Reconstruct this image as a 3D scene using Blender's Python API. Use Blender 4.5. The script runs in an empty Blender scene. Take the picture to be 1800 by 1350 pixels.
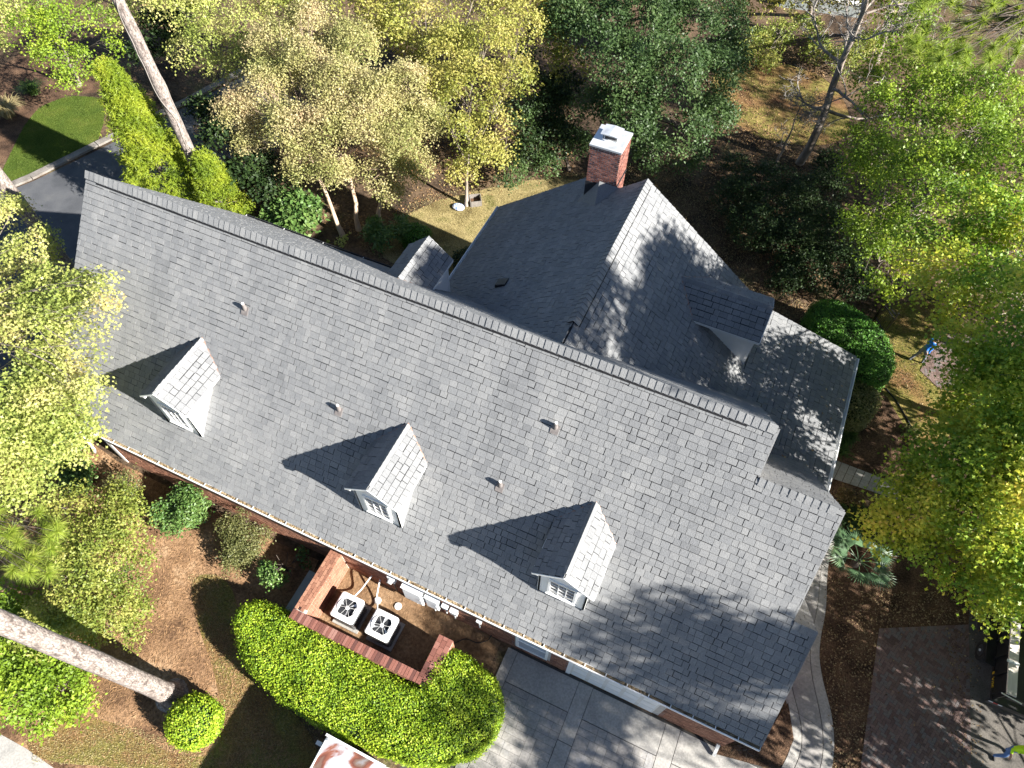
import bpy, math, random
import numpy as np
from mathutils import Vector, Matrix
R = math.radians
random.seed(7)
rng = np.random.default_rng(7)
S = bpy.context.scene
COL = S.collection
# ------------------------------------------------------------------ camera
# world frame: X runs along the main ridge, Y runs back across the house, Z up, metres
CAM_H = 25.0
F_PX, TILT, ROLL, HEAD = 1226.8, R(33.25), R(.737), R(24.065)
def _turn(v):
    c, s = math.cos(HEAD), math.sin(HEAD)
    return np.array([v[0]*c - v[1]*s, v[0]*s + v[1]*c, v[2]])
_fw = np.array([0, math.sin(TILT), -math.cos(TILT)])
_up = np.array([0, math.cos(TILT), math.sin(TILT)])
_rt = np.array([1., 0, 0])
_rt, _up = _rt*math.cos(ROLL) + _up*math.sin(ROLL), _up*math.cos(ROLL) - _rt*math.sin(ROLL)
C_FW, C_UP, C_RT = _turn(_fw), _turn(_up), _turn(_rt)
C_POS = np.array([0, 0, CAM_H])
cam = bpy.data.objects.new('camera', bpy.data.cameras.new('camera'))
COL.objects.link(cam)
mw = Matrix.Identity(4)
for i, ax in enumerate((C_RT, C_UP, -C_FW)):
    for j in range(3): mw[j][i] = ax[j]
mw.translation = Vector(C_POS)
cam.matrix_world = mw
cam.data.sensor_width = 36.0
cam.data.lens = 36.0*F_PX/1800.0
cam.data.clip_end = 600
S.camera = cam
def G(x, y, z=0.0):
    """survey point: place on the level z that the photograph shows at x, y"""
    d = C_RT*(x-900)/F_PX + C_UP*(675-y)/F_PX + C_FW
    return C_POS + d*(z-CAM_H)/d[2]
def GV(x, y, v):
    d = C_RT*(x-900)/F_PX + C_UP*(675-y)/F_PX + C_FW
    return C_POS + d*(v/d[1])
# ------------------------------------------------------------------ sky, sun, exposure
SUN_EL, SUN_AZ = R(28.5), R(-5.8)
sun_dir = Vector((math.cos(SUN_EL)*math.cos(SUN_AZ), math.cos(SUN_EL)*math.sin(SUN_AZ), math.sin(SUN_EL)))
W = bpy.data.worlds.new('World'); S.world = W; W.use_nodes = True
wn = W.node_tree.nodes; wl = W.node_tree.links
sky = wn.new('ShaderNodeTexSky'); sky.sky_type = 'NISHITA'; sky.sun_disc = False
sky.air_density = .7; sky.dust_density = .2; sky.sun_elevation = SUN_EL; sky.sun_rotation = math.atan2(sun_dir.x, sun_dir.y)
wl.new(sky.outputs[0], wn['Background'].inputs[0]); wn['Background'].inputs[1].default_value = 0.05
sl = bpy.data.lights.new('sun', 'SUN'); sl.energy = 5.0; sl.angle = R(.55); sl.color = (1.0, .96, .895)
so = bpy.data.objects.new('sun', sl); COL.objects.link(so); so.location = (30, -5, 40)
so.rotation_euler = sun_dir.to_track_quat('Z', 'Y').to_euler()
S.view_settings.view_transform = 'Standard'; S.view_settings.look = 'None'; S.view_settings.gamma = 1.0
S.view_settings.exposure = 1.92
S.render.engine = 'CYCLES'
S.cycles.max_bounces = 5; S.cycles.diffuse_bounces = 3; S.cycles.glossy_bounces = 2
S.cycles.transmission_bounces = 3; S.cycles.transparent_max_bounces = 4
S.cycles.use_denoising = True; S.cycles.sample_clamp_indirect = 6
# ------------------------------------------------------------------ materials
MATS = {}
def pmat(name, stops, scale=3.0, detail=5, rnd=0.0, rough=.85, bump=0.0, bscale=30.0, spec=.3, trans=0.0,
         stretch=None, metal=0.0, lo=.3, hi=.7, speck=None, distort=0.0):
    """colour ramp driven by world-space noise and a random value per piece"""
    m = bpy.data.materials.new(name); m.use_nodes = True; MATS[name] = m
    n, l = m.node_tree.nodes, m.node_tree.links
    b = n['Principled BSDF']; b.inputs['Roughness'].default_value = rough
    b.inputs['Specular IOR Level'].default_value = spec; b.inputs['Metallic'].default_value = metal
    if len(stops) == 1:
        b.inputs['Base Color'].default_value = (*stops[0], 1); col = None
    geo = n.new('ShaderNodeNewGeometry')
    vec = geo.outputs['Position']
    if stretch:
        mp = n.new('ShaderNodeVectorMath'); mp.operation = 'MULTIPLY'; mp.inputs[1].default_value = stretch
        l.new(vec, mp.inputs[0]); vec = mp.outputs[0]
    if len(stops) > 1:
        no = n.new('ShaderNodeTexNoise'); no.inputs['Scale'].default_value = scale; no.inputs['Detail'].default_value = detail
        no.inputs['Distortion'].default_value = distort
        l.new(vec, no.inputs['Vector'])
        mr = n.new('ShaderNodeMapRange'); mr.inputs[1].default_value = lo; mr.inputs[2].default_value = hi
        l.new(no.outputs['Fac'], mr.inputs[0]); fac = mr.outputs[0]
        if rnd > 0:
            oi = n.new('ShaderNodeObjectInfo')
            ad = n.new('ShaderNodeMath'); ad.operation = 'ADD'; l.new(geo.outputs['Random Per Island'], ad.inputs[0]); l.new(oi.outputs['Random'], ad.inputs[1])
            fr = n.new('ShaderNodeMath'); fr.operation = 'FRACT'; l.new(ad.outputs[0], fr.inputs[0])
            mx = n.new('ShaderNodeMix'); mx.inputs[0].default_value = rnd
            l.new(fac, mx.inputs[2]); l.new(fr.outputs[0], mx.inputs[3]); fac = mx.outputs[0]
        cr = n.new('ShaderNodeValToRGB'); e = cr.color_ramp.elements
        k = len(stops)
        for i, c in enumerate(stops):
            p = i/(k-1)
            if i < 2: el = e[i]; el.position = p
            else: el = e.new(p)
        els = sorted(cr.color_ramp.elements, key=lambda q: q.position)
        for i in range(k):
            cr.color_ramp.elements[i].position = i/(k-1)
        for i, c in enumerate(stops): cr.color_ramp.elements[i].color = (*c, 1)
        l.new(fac, cr.inputs[0]); col = cr.outputs[0]
        if speck:
            n2 = n.new('ShaderNodeTexNoise'); n2.inputs['Scale'].default_value = speck[0]; n2.inputs['Detail'].default_value = 4
            l.new(vec, n2.inputs['Vector'])
            m2 = n.new('ShaderNodeMapRange'); m2.inputs[1].default_value = .35; m2.inputs[2].default_value = .65
            m2.inputs[3].default_value = speck[1]; m2.inputs[4].default_value = speck[2]
            l.new(n2.outputs['Fac'], m2.inputs[0])
            mu = n.new('ShaderNodeVectorMath'); mu.operation = 'SCALE'; l.new(col, mu.inputs[0]); l.new(m2.outputs[0], mu.inputs['Scale']); col = mu.outputs[0]
        l.new(col, b.inputs['Base Color'])
    if bump > 0:
        nb = n.new('ShaderNodeTexNoise'); nb.inputs['Scale'].default_value = bscale; nb.inputs['Detail'].default_value = 5
        l.new(vec, nb.inputs['Vector'])
        bp = n.new('ShaderNodeBump'); bp.inputs['Strength'].default_value = bump; bp.inputs['Distance'].default_value = .03
        l.new(nb.outputs['Fac'], bp.inputs['Height']); l.new(bp.outputs[0], b.inputs['Normal'])
    if trans > 0:
        tr = n.new('ShaderNodeBsdfTranslucent'); ms = n.new('ShaderNodeMixShader'); ms.inputs[0].default_value = trans
        if col is not None: l.new(col, tr.inputs[0])
        else: tr.inputs[0].default_value = (*stops[0], 1)
        l.new(b.outputs[0], ms.inputs[1]); l.new(tr.outputs[0], ms.inputs[2]); l.new(ms.outputs[0], n['Material Output'].inputs[0])
    return m
# roof and walls
pmat('shingle', [(0.133,0.136,0.139),(0.164,0.167,0.171),(0.182,0.185,0.188),(0.197,0.199,0.200),(0.218,0.219,0.218),(0.250,0.250,0.247)], scale=1.3, detail=5, rnd=.5, rough=.9, bump=.35, bscale=70, spec=.25, speck=(90, .82, 1.15), stretch=(1,.28,.28), lo=.28, hi=.72)
pmat('felt', [(.022,.023,.025)], rough=.95)
pmat('vent_strip', [(.012,.012,.013)], rough=.7)
pmat('brick', [(.055,.028,.026),(.12,.05,.04),(.19,.075,.055),(.235,.10,.075),(.28,.15,.12)], scale=1.2, rnd=.8, rough=.9, bump=.3, bscale=60, speck=(60,.8,1.15))
pmat('brick_sunlit', [(.16,.075,.050),(.25,.115,.072),(.31,.150,.095),(.37,.200,.130)], scale=1.2, rnd=.75, rough=.9, bump=.3, bscale=60, speck=(60,.8,1.15))  # lighter copy of brick: the sun on these walls is put into its colour
pmat('mortar', [(.42,.38,.34),(.55,.51,.46)], scale=8, rough=.95, bump=.2)
pmat('white_paint', [(.72,.72,.70),(.80,.80,.79)], scale=2, rough=.5)
pmat('off_white', [(.62,.60,.56),(.72,.70,.66)], scale=3, rough=.6)
pmat('gutter_debris', [(0.075,0.049,0.028),(0.225,0.165,0.096),(0.375,0.300,0.192)], scale=9, rnd=0, rough=.95, bump=.8, bscale=40, stretch=(.5,2,1))
pmat('copper', [(.20,.12,.09),(.32,.21,.16)], scale=8, rough=.5, metal=.4)
pmat('galv', [(.50,.52,.54),(.72,.74,.75),(.80,.81,.81)], scale=3, rough=.38, metal=.55)
pmat('dark_metal', [(.02,.021,.023),(.035,.036,.04)], scale=4, rough=.45)
pmat('black_paint', [(.010,.010,.011),(.02,.02,.022)], scale=5, rough=.4, spec=.5)
pmat('rubber', [(.014,.014,.015),(.03,.03,.03)], scale=9, rough=.8)
pmat('glass', [(.03,.035,.045)], rough=.05, spec=.8)
pmat('glass_pale', [(.42,.46,.52)], rough=.1, spec=.6)
pmat('plumbing', [(.13,.115,.11),(.20,.18,.17)], scale=9, rough=.6)
# paving and ground
pmat('concrete', [(.20,.19,.185),(.27,.255,.24),(.33,.31,.285),(.26,.265,.28)], scale=1.1, rnd=.25, rough=.8, bump=.25, bscale=18, speck=(14,.85,1.1))
pmat('concrete_band', [(.25,.24,.225),(.33,.315,.29),(.37,.35,.325)], scale=1.4, rnd=.2, rough=.85, bump=.2, bscale=25, speck=(16,.85,1.1))
pmat('joint', [(.06,.058,.055)], rough=.95)
pmat('paver', [(0.092,0.060,0.053),(0.142,0.093,0.081),(0.178,0.120,0.105),(0.142,0.126,0.122),(0.209,0.150,0.128)], scale=.8, rnd=.75, rough=.9, bump=.25, bscale=50, speck=(40,.8,1.15))
pmat('sand_joint', [(.035,.03,.027)], rough=.95)
pmat('asphalt', [(.055,.058,.064),(.075,.078,.085),(.095,.097,.10)], scale=1.0, rough=.9, bump=.3, bscale=60, speck=(60,.8,1.2))
pmat('kerb', [(0.128,0.112,0.096),(0.192,0.172,0.152),(0.232,0.212,0.192)], scale=2, rough=.9, bump=.2, speck=(20,.8,1.15))
pmat('apron', [(.075,.068,.06),(.11,.10,.088),(.15,.135,.115)], scale=1.4, rough=.95, bump=.3, speck=(20,.8,1.15))
pmat('ground', [(.040,.029,.021),(.065,.046,.032),(.10,.068,.044),(.13,.088,.056),(.115,.10,.05)], scale=.55, detail=9, rough=1, bump=.9, bscale=14, spec=.05, speck=(7,.6,1.3), lo=.32, hi=.68)
pmat('pine_straw', [(0.106,0.062,0.037),(0.199,0.118,0.066),(0.286,0.174,0.097),(0.348,0.228,0.136)], scale=.9, detail=9, rough=1, bump=.9, bscale=22, spec=.05, speck=(10,.6,1.25), lo=.32, hi=.68)
pmat('mulch', [(0.042,0.027,0.019),(0.077,0.048,0.032),(0.119,0.072,0.046),(0.154,0.098,0.060)], scale=1.3, detail=9, rough=1, bump=1, bscale=26, spec=.05, speck=(18,.55,1.35))
pmat('bare_soil', [(.14,.085,.048),(.22,.138,.078),(.28,.185,.11)], scale=1.2, detail=8, rough=1, bump=.7, bscale=18, spec=.05, speck=(9,.7,1.2))
pmat('lawn', [(0.032,0.052,0.008),(0.052,0.081,0.013),(0.070,0.098,0.015),(0.105,0.119,0.025)], scale=.8, detail=8, rough=1, bump=.8, bscale=40, spec=.05, speck=(26,.65,1.3))
pmat('dry_lawn', [(.13,.10,.045),(.21,.17,.075),(.29,.235,.11),(.14,.13,.045)], scale=.7, detail=9, rough=1, bump=.8, bscale=30, spec=.05, speck=(16,.65,1.25))
pmat('sparse_lawn', [(0.144,0.075,0.042),(0.192,0.120,0.050),(0.156,0.140,0.040),(0.264,0.200,0.070)], scale=.6, detail=9, rough=1, bump=.8, bscale=26, spec=.05, speck=(14,.65,1.25))
# bark
pmat('pine_bark', [(0.123,0.098,0.086),(0.237,0.196,0.171),(0.323,0.278,0.248),(0.190,0.154,0.138)], scale=7, detail=8, rough=.95, bump=1, bscale=11, stretch=(1,1,.4), speck=(26,.5,1.3))
def plates(m, scale, lo):
    n, l = m.node_tree.nodes, m.node_tree.links; b = n['Principled BSDF']; src = b.inputs['Base Color'].links[0].from_socket
    g = n.new('ShaderNodeNewGeometry'); mv = n.new('ShaderNodeVectorMath'); mv.operation = 'MULTIPLY'; mv.inputs[1].default_value = (1, 1, .42); l.new(g.outputs['Position'], mv.inputs[0])
    vo = n.new('ShaderNodeTexVoronoi'); vo.feature = 'DISTANCE_TO_EDGE'; vo.inputs['Scale'].default_value = scale; l.new(mv.outputs[0], vo.inputs['Vector'])
    mr = n.new('ShaderNodeMapRange'); mr.inputs[2].default_value = .16; mr.inputs[3].default_value = lo; l.new(vo.outputs['Distance'], mr.inputs[0])
    sc = n.new('ShaderNodeVectorMath'); sc.operation = 'SCALE'; l.new(src, sc.inputs[0]); l.new(mr.outputs[0], sc.inputs['Scale']); l.new(sc.outputs[0], b.inputs['Base Color'])
plates(MATS['pine_bark'], 15, .62)
pmat('grey_bark', [(.13,.105,.085),(.23,.19,.16),(.32,.27,.23)], scale=3, detail=7, rough=.95, bump=.7, bscale=16, stretch=(1,1,.4))
pmat('tan_bark', [(.28,.19,.13),(.42,.31,.22),(.50,.39,.29)], scale=2.5, detail=6, rough=.9, bump=.4, bscale=14, stretch=(1,1,.3))
pmat('dark_bark', [(.05,.04,.033),(.10,.08,.065)], scale=4, detail=6, rough=.95, bump=.7, bscale=14, stretch=(1,1,.4))
pmat('dead_twig', [(.20,.18,.16),(.32,.29,.26)], scale=4, rough=.95)
# foliage
LK = dict(rough=.5, spec=.4, trans=.42)
pmat('leaf_sweetgum', [(0.064,0.146,0.013),(0.114,0.226,0.018),(0.204,0.323,0.024),(0.382,0.445,0.040),(0.611,0.585,0.066),(0.712,0.512,0.099)], scale=.55, detail=3, rnd=.33, **LK)
pmat('leaf_green', [(0.083,0.151,0.017),(0.156,0.250,0.022),(0.256,0.363,0.031),(0.439,0.500,0.048)], scale=.7, detail=3, rnd=.33, **LK)
pmat('leaf_lime', [(0.143,0.198,0.044),(0.253,0.308,0.066),(0.396,0.435,0.110),(0.528,0.506,0.187),(0.528,0.374,0.176)], scale=.6, detail=3, rnd=.33, **LK)
pmat('leaf_olivelime', [(0.070,0.112,0.021),(0.140,0.189,0.031),(0.238,0.280,0.049),(0.350,0.350,0.084),(0.420,0.364,0.112)], scale=1.1, detail=4, rnd=.33, **LK)
pmat('leaf_myrtle', [(0.187,0.228,0.058),(0.308,0.314,0.105),(0.440,0.405,0.168),(0.517,0.439,0.231),(0.462,0.319,0.189)], scale=.5, detail=3, rnd=.33, **LK)
pmat('leaf_autumn', [(0.147,0.189,0.032),(0.284,0.304,0.058),(0.441,0.410,0.105),(0.546,0.441,0.179)], scale=.6, detail=3, rnd=.33, **LK)
pmat('leaf_oak', [(0.034,0.066,0.022),(0.056,0.102,0.031),(0.085,0.143,0.041),(0.155,0.209,0.078)], scale=.8, detail=3, rnd=.33, **LK)
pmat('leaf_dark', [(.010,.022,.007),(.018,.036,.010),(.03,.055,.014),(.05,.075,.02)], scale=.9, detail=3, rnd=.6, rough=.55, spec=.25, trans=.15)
pmat('leaf_glossy', [(0.042,0.091,0.022),(0.070,0.140,0.031),(0.119,0.196,0.049),(0.182,0.252,0.070)], scale=1.2, detail=3, rnd=.6, rough=.45, spec=.35, trans=.2)
pmat('leaf_olive', [(0.084,0.098,0.035),(0.140,0.154,0.049),(0.210,0.210,0.077),(0.266,0.238,0.112)], scale=1.2, detail=3, rnd=.6, **LK)
pmat('leaf_hedge', [(0.060,0.128,0.011),(0.149,0.254,0.016),(0.254,0.374,0.021),(0.389,0.493,0.036),(0.448,0.493,0.075)], scale=1.6, detail=4, rnd=.6, rough=.5, spec=.3, trans=.3)
pmat('leaf_box', [(0.033,0.099,0.015),(0.054,0.153,0.018),(0.090,0.216,0.026),(0.135,0.270,0.036)], scale=1.5, detail=4, rnd=.6, rough=.5, spec=.3, trans=.22)
pmat('leaf_cedar', [(0.112,0.188,0.019),(0.225,0.309,0.026),(0.356,0.423,0.037),(0.488,0.488,0.056)], scale=.9, detail=4, rnd=.33, **LK)
pmat('leaf_russet', [(.06,.07,.02),(.12,.09,.03),(.19,.12,.05),(.10,.10,.02)], scale=2, detail=3, rnd=.7, **LK)
pmat('needle', [(0.131,0.225,0.026),(0.225,0.319,0.037),(0.338,0.413,0.056),(0.450,0.469,0.094)], scale=1.2, detail=3, rnd=.6, **LK)
pmat('palm_leaf', [(0.047,0.095,0.047),(0.081,0.149,0.068),(0.135,0.203,0.095)], scale=1.5, detail=3, rnd=.5, rough=.45, spec=.4, trans=.2)
pmat('strap_leaf', [(.03,.065,.012),(.06,.11,.02),(.11,.15,.04)], scale=2, detail=3, rnd=.6, rough=.45, trans=.25)
pmat('hedge_core', [(.016,.03,.008),(.03,.05,.012)], scale=9, rough=1, bump=1, bscale=25)
pmat('litter', [(.06,.035,.02),(.14,.075,.035),(.25,.15,.07),(.36,.25,.12),(.22,.09,.04)], scale=3, rnd=.8, rough=.9, trans=.1)
pmat('litter_pale', [(.14,.085,.045),(.28,.18,.085),(.42,.31,.15),(.50,.40,.22)], scale=3, rnd=.8, rough=.9, trans=.1)
pmat('litter_mix', [(.05,.032,.02),(.10,.062,.035),(.17,.11,.06),(.27,.19,.10),(.36,.28,.15)], scale=3, rnd=.85, rough=.9, trans=.1)
pmat('straw', [(0.143,0.078,0.038),(0.273,0.156,0.076),(0.403,0.246,0.126)], scale=3, rnd=.8, rough=.9)
pmat('grass_blade', [(.05,.085,.014),(.085,.13,.02),(.14,.17,.035)], scale=1.2, rnd=.6, rough=.8, trans=.2)
pmat('dry_blade', [(.22,.17,.075),(.36,.30,.14),(.46,.40,.22)], scale=1.2, rnd=.6, rough=.9, trans=.2)
# people, vehicles
pmat('blue_shirt', [(.02,.15,.55),(.03,.20,.68)], scale=6, rough=.8, bump=.3, bscale=9)
pmat('grey_trouser', [(.13,.14,.17),(.19,.20,.23)], scale=6, rough=.9, bump=.3, bscale=9)
pmat('denim', [(.07,.15,.33),(.13,.23,.45)], scale=7, rough=.9, bump=.3, bscale=9)
pmat('hi_vis', [(.50,.85,.02),(.62,.95,.03)], scale=5, rough=.8, bump=.3, bscale=9)
pmat('skin', [(.36,.19,.13),(.45,.25,.18)], scale=5, rough=.6)
pmat('hair', [(.012,.009,.008),(.025,.02,.016)], scale=20, rough=.6)
pmat('shoe', [(.02,.018,.017)], rough=.7)
pmat('worn_roof', [(.55,.56,.58),(.40,.41,.44),(.22,.085,.055),(.13,.05,.036),(.16,.11,.085),(.24,.24,.25)], scale=.75, detail=5, rough=.22, spec=.6, lo=.38, hi=.60, distort=.6)
pmat('plank', [(.55,.50,.43),(.66,.61,.54)], scale=2, rough=.8, stretch=(6,.6,6), bump=.2)
pmat('yellow_paint', [(.55,.36,.03)], rough=.5)
pmat('red_tape', [(.50,.02,.03)], rough=.4)
pmat('white_tape', [(.8,.8,.82)], rough=.4)
pmat('pale_plastic', [(.60,.62,.62),(.70,.71,.70)], scale=5, rough=.5)
pmat('grey_green', [(.26,.29,.28),(.33,.36,.35)], scale=5, rough=.6)
pmat('cloth_check', [(.72,.74,.82),(.12,.20,.45)], scale=16, detail=1, rough=.8, lo=.48, hi=.56)
# ------------------------------------------------------------------ object helpers
def link(name, me, mat=None, parent=None, kind=None):
    o = bpy.data.objects.new(name, me); COL.objects.link(o)
    if mat:
        me.materials.clear(); me.materials.append(MATS[mat])
    if parent is not None:
        o.parent = parent
        off = parent.location if parent.parent is None else Vector((0, 0, 0))
        o.matrix_parent_inverse = Matrix.Translation(-off)
    if kind: o['kind'] = kind
    return o
def mesh(name, verts, faces, smooth=False):
    me = bpy.data.meshes.new(name); me.from_pydata([tuple(map(float, v)) for v in verts], [], faces); me.update()
    if smooth: me.polygons.foreach_set('use_smooth', [True]*len(me.polygons))
    return me
def fast(name, verts, faces, smooth=False):
    """verts (N,3), faces (M,k)"""
    verts = np.asarray(verts, np.float32); faces = np.asarray(faces, np.int32)
    me = bpy.data.meshes.new(name); m, k = faces.shape
    me.vertices.add(len(verts)); me.vertices.foreach_set('co', verts.ravel())
    me.loops.add(m*k); me.loops.foreach_set('vertex_index', faces.ravel())
    me.polygons.add(m); me.polygons.foreach_set('loop_start', np.arange(0, m*k, k, dtype=np.int32))
    try: me.polygons.foreach_set('loop_total', np.full(m, k, np.int32))
    except Exception: pass
    if smooth: me.polygons.foreach_set('use_smooth', np.ones(m, bool))
    me.update(calc_edges=True)
    return me
def tag(o, label=None, cat=None, group=None, kind=None):
    if label: o['label'] = label
    if cat: o['category'] = cat
    if group: o['group'] = group
    if kind: o['kind'] = kind
    return o
def thing(name, label, cat, loc=(0, 0, 0), group=None):
    o = bpy.data.objects.new(name, None); COL.objects.link(o)
    o.location = Vector([float(c) for c in loc]); o.empty_display_size = .3
    return tag(o, label, cat, group)
def subempty(name, parent):
    o = bpy.data.objects.new(name, None); COL.objects.link(o); o.parent = parent
    o.matrix_parent_inverse = Matrix.Translation(-parent.location)
    return o
class MB:
    """collects faces of one mesh"""
    def __init__(s): s.v = []; s.f = []
    def add(s, vs, fs):
        k = len(s.v); s.v += [tuple(map(float, p)) for p in vs]; s.f += [tuple(i+k for i in f) for f in fs]; return s
    def box(s, lo, hi):
        x0, y0, z0 = lo; x1, y1, z1 = hi
        return s.add([(x0,y0,z0),(x1,y0,z0),(x1,y1,z0),(x0,y1,z0),(x0,y0,z1),(x1,y0,z1),(x1,y1,z1),(x0,y1,z1)],
                     [(3,2,1,0),(4,5,6,7),(0,1,5,4),(1,2,6,5),(2,3,7,6),(3,0,4,7)])
    def obox(s, c, ax, ay, az, hx, hy, hz):
        c, ax, ay, az = map(np.asarray, (c, ax, ay, az)); vs = []
        for k in (-1, 1):
            for (i, j) in ((-1,-1),(1,-1),(1,1),(-1,1)): vs.append(c + ax*hx*i + ay*hy*j + az*hz*k)
        return s.add(vs, [(3,2,1,0),(4,5,6,7),(0,1,5,4),(1,2,6,5),(2,3,7,6),(3,0,4,7)])
    def bar(s, a, b, w, h, up=(0,0,1)):
        a, b = np.asarray(a, float), np.asarray(b, float); d = b-a; L = np.linalg.norm(d); d /= L
        sd = np.cross(d, up); sd /= max(np.linalg.norm(sd), 1e-6); u2 = np.cross(sd, d)
        return s.obox((a+b)/2, d, sd, u2, L/2, w/2, h/2)
    def prism(s, poly, off):
        """poly: list of 3-D points, extruded by vector off"""
        n = len(poly); off = np.asarray(off, float); p2 = [np.asarray(p, float)+off for p in poly]
        s.add(list(poly)+p2, [tuple(range(n))[::-1], tuple(range(n, 2*n))] + [(i, (i+1) % n, n+(i+1) % n, n+i) for i in range(n)])
        return s
    def tube(s, pts, rad, sides=8, cap=True):
        v, f = tube_np([pts], [rad], sides)
        k = len(s.v); s.v += [tuple(map(float, p)) for p in v]; s.f += [tuple(int(i)+k for i in q) for q in f]
        if cap:
            n = len(pts); s.f.append(tuple(k+i for i in range(sides))[::-1]); s.f.append(tuple(k+(n-1)*sides+i for i in range(sides)))
        return s
    def lathe(s, c, prof, sides=16, sx=1, sy=1):
        c = np.asarray(c, float); vs = []; fs = []
        for r, z in prof:
            for i in range(sides):
                a = 2*math.pi*i/sides; vs.append((c[0]+r*math.cos(a)*sx, c[1]+r*math.sin(a)*sy, c[2]+z))
        for j in range(len(prof)-1):
            for i in range(sides):
                fs.append((j*sides+i, j*sides+(i+1) % sides, (j+1)*sides+(i+1) % sides, (j+1)*sides+i))
        fs.append(tuple(range(sides))[::-1]); fs.append(tuple((len(prof)-1)*sides+i for i in range(sides)))
        return s.add(vs, fs)
    def build(s, name, mat, parent=None, kind=None, smooth=False):
        return link(name, mesh(name, s.v, s.f, smooth), mat, parent, kind)
def tube_np(paths, rads, sides=6):
    """several tubes -> verts, quads"""
    V = []; Fs = []; k = 0
    ang = np.arange(sides)*2*np.pi/sides
    for P, Rr in zip(paths, rads):
        P = np.asarray(P, float); n = len(P)
        Rr = np.broadcast_to(np.asarray(Rr, float), (n,))
        T = np.gradient(P, axis=0); T /= np.maximum(np.linalg.norm(T, axis=1, keepdims=True), 1e-9)
        ref = np.where(np.abs(T[:, 2:3]) < .9, np.array([[0, 0, 1.]]), np.array([[1., 0, 0]]))
        A = np.cross(T, ref); A /= np.maximum(np.linalg.norm(A, axis=1, keepdims=True), 1e-9); B = np.cross(T, A)
        ring = P[:, None, :] + Rr[:, None, None]*(A[:, None, :]*np.cos(ang)[None, :, None] + B[:, None, :]*np.sin(ang)[None, :, None])
        V.append(ring.reshape(-1, 3))
        i = np.arange(n-1)[:, None]*sides; j = np.arange(sides)[None, :]; j2 = (j+1) % sides
        q = np.stack([k+i+j, k+i+j2, k+i+sides+j2, k+i+sides+j], -1).reshape(-1, 4)
        Fs.append(q); k += n*sides
    return np.concatenate(V), np.concatenate(Fs)
def piece_size(vs):
    """how large a piece shows from the camera: face size over distance squared"""
    v = np.asarray(vs, float); c = v.mean(0); d = c-C_POS; D2 = d@d
    e = v.max(0)-v.min(0); return float(np.linalg.norm(e)**2/D2)
def pieces(parent, name, lst, mat, limit=300):
    """the largest pieces become parts of their own, the rest is one joined part"""
    order = sorted(range(len(lst)), key=lambda i: -piece_size(lst[i][0]))
    big = set(order[:limit]); rest = MB()
    for i, (vs, fs) in enumerate(lst):
        if i in big: link(name, mesh(name, vs, fs), mat, parent)
        else: rest.add(vs, fs)
    if rest.v: rest.build(name+'_field', mat, parent, 'stuff')
def clip_poly(poly, conv):
    """Sutherland-Hodgman of 2-D poly against a convex counter-clockwise polygon"""
    out = list(poly)
    n = len(conv)
    for i in range(n):
        ax, ay = conv[i]; bx, by = conv[(i+1) % n]
        ins = lambda p: (bx-ax)*(p[1]-ay)-(by-ay)*(p[0]-ax) >= -1e-9
        res = []
        for j in range(len(out)):
            p, q = out[j], out[(j+1) % len(out)]
            pi, qi = ins(p), ins(q)
            if pi: res.append(p)
            if pi != qi:
                dx, dy = q[0]-p[0], q[1]-p[1]
                den = (bx-ax)*dy-(by-ay)*dx
                t = -((bx-ax)*(p[1]-ay)-(by-ay)*(p[0]-ax))/den if abs(den) > 1e-12 else 0
                res.append((p[0]+dx*t, p[1]+dy*t))
        out = res
        if len(out) < 3: return []
    return out
def area2(p): return .5*abs(sum(p[i][0]*p[(i+1) % len(p)][1]-p[(i+1) % len(p)][0]*p[i][1] for i in range(len(p))))
def shingle_plane(O, a, b, polys, expo=.208, wmin=.19, wmax=.36, seed=1, thick=.022):
    """individual shingle tabs over convex polygons given in (along eave, up the slope) metres"""
    rs = random.Random(seed); O, a, b = (np.asarray(t, float) for t in (O, a, b)); n = np.cross(a, b)
    a0 = min(p[0] for q in polys for p in q); a1 = max(p[0] for q in polys for p in q)
    b1 = max(p[1] for q in polys for p in q); out = []
    j = 0
    while j*expo < b1:
        y0 = j*expo; y1 = y0+expo-.019; x = a0-rs.random()*.3
        dy = rs.uniform(-.004, .004)
        while x < a1:
            w = rs.choice((.18, .21, .24, .25, .28, .31))*rs.uniform(.93, 1.07); g = rs.choice((.008, .009, .010, .012, .022))
            drop = rs.choice((0, 0, 0, .012, -.012))
            rect = [(x, max(0, y0+dy+drop)), (x+w-g, max(0, y0+dy+drop)), (x+w-g, y1), (x, y1)]
            t = thick*rs.uniform(.75, 1.3)
            for q in polys:
                p = clip_poly(rect, q)
                if len(p) >= 3 and area2(p) > .003:
                    top = []; bot = []
                    for (px, py) in p:
                        k = (py-y0)/(expo+.012); h = .006+t*(1-.82*k)
                        w3 = O+a*px+b*py; top.append(w3+n*h); bot.append(w3-n*.004)
                    m = len(p)
                    out.append((bot+top, [tuple(range(m, 2*m))]+[(i, (i+1) % m, m+(i+1) % m, m+i) for i in range(m)]))
            x += w
        j += 1
    return out
def slab(mb, O, a, b, poly, th=.1):
    O, a, b = (np.asarray(t, float) for t in (O, a, b)); n = np.cross(a, b)
    mb.prism([O+a*p[0]+b*p[1] for p in poly], -n*th)
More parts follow.
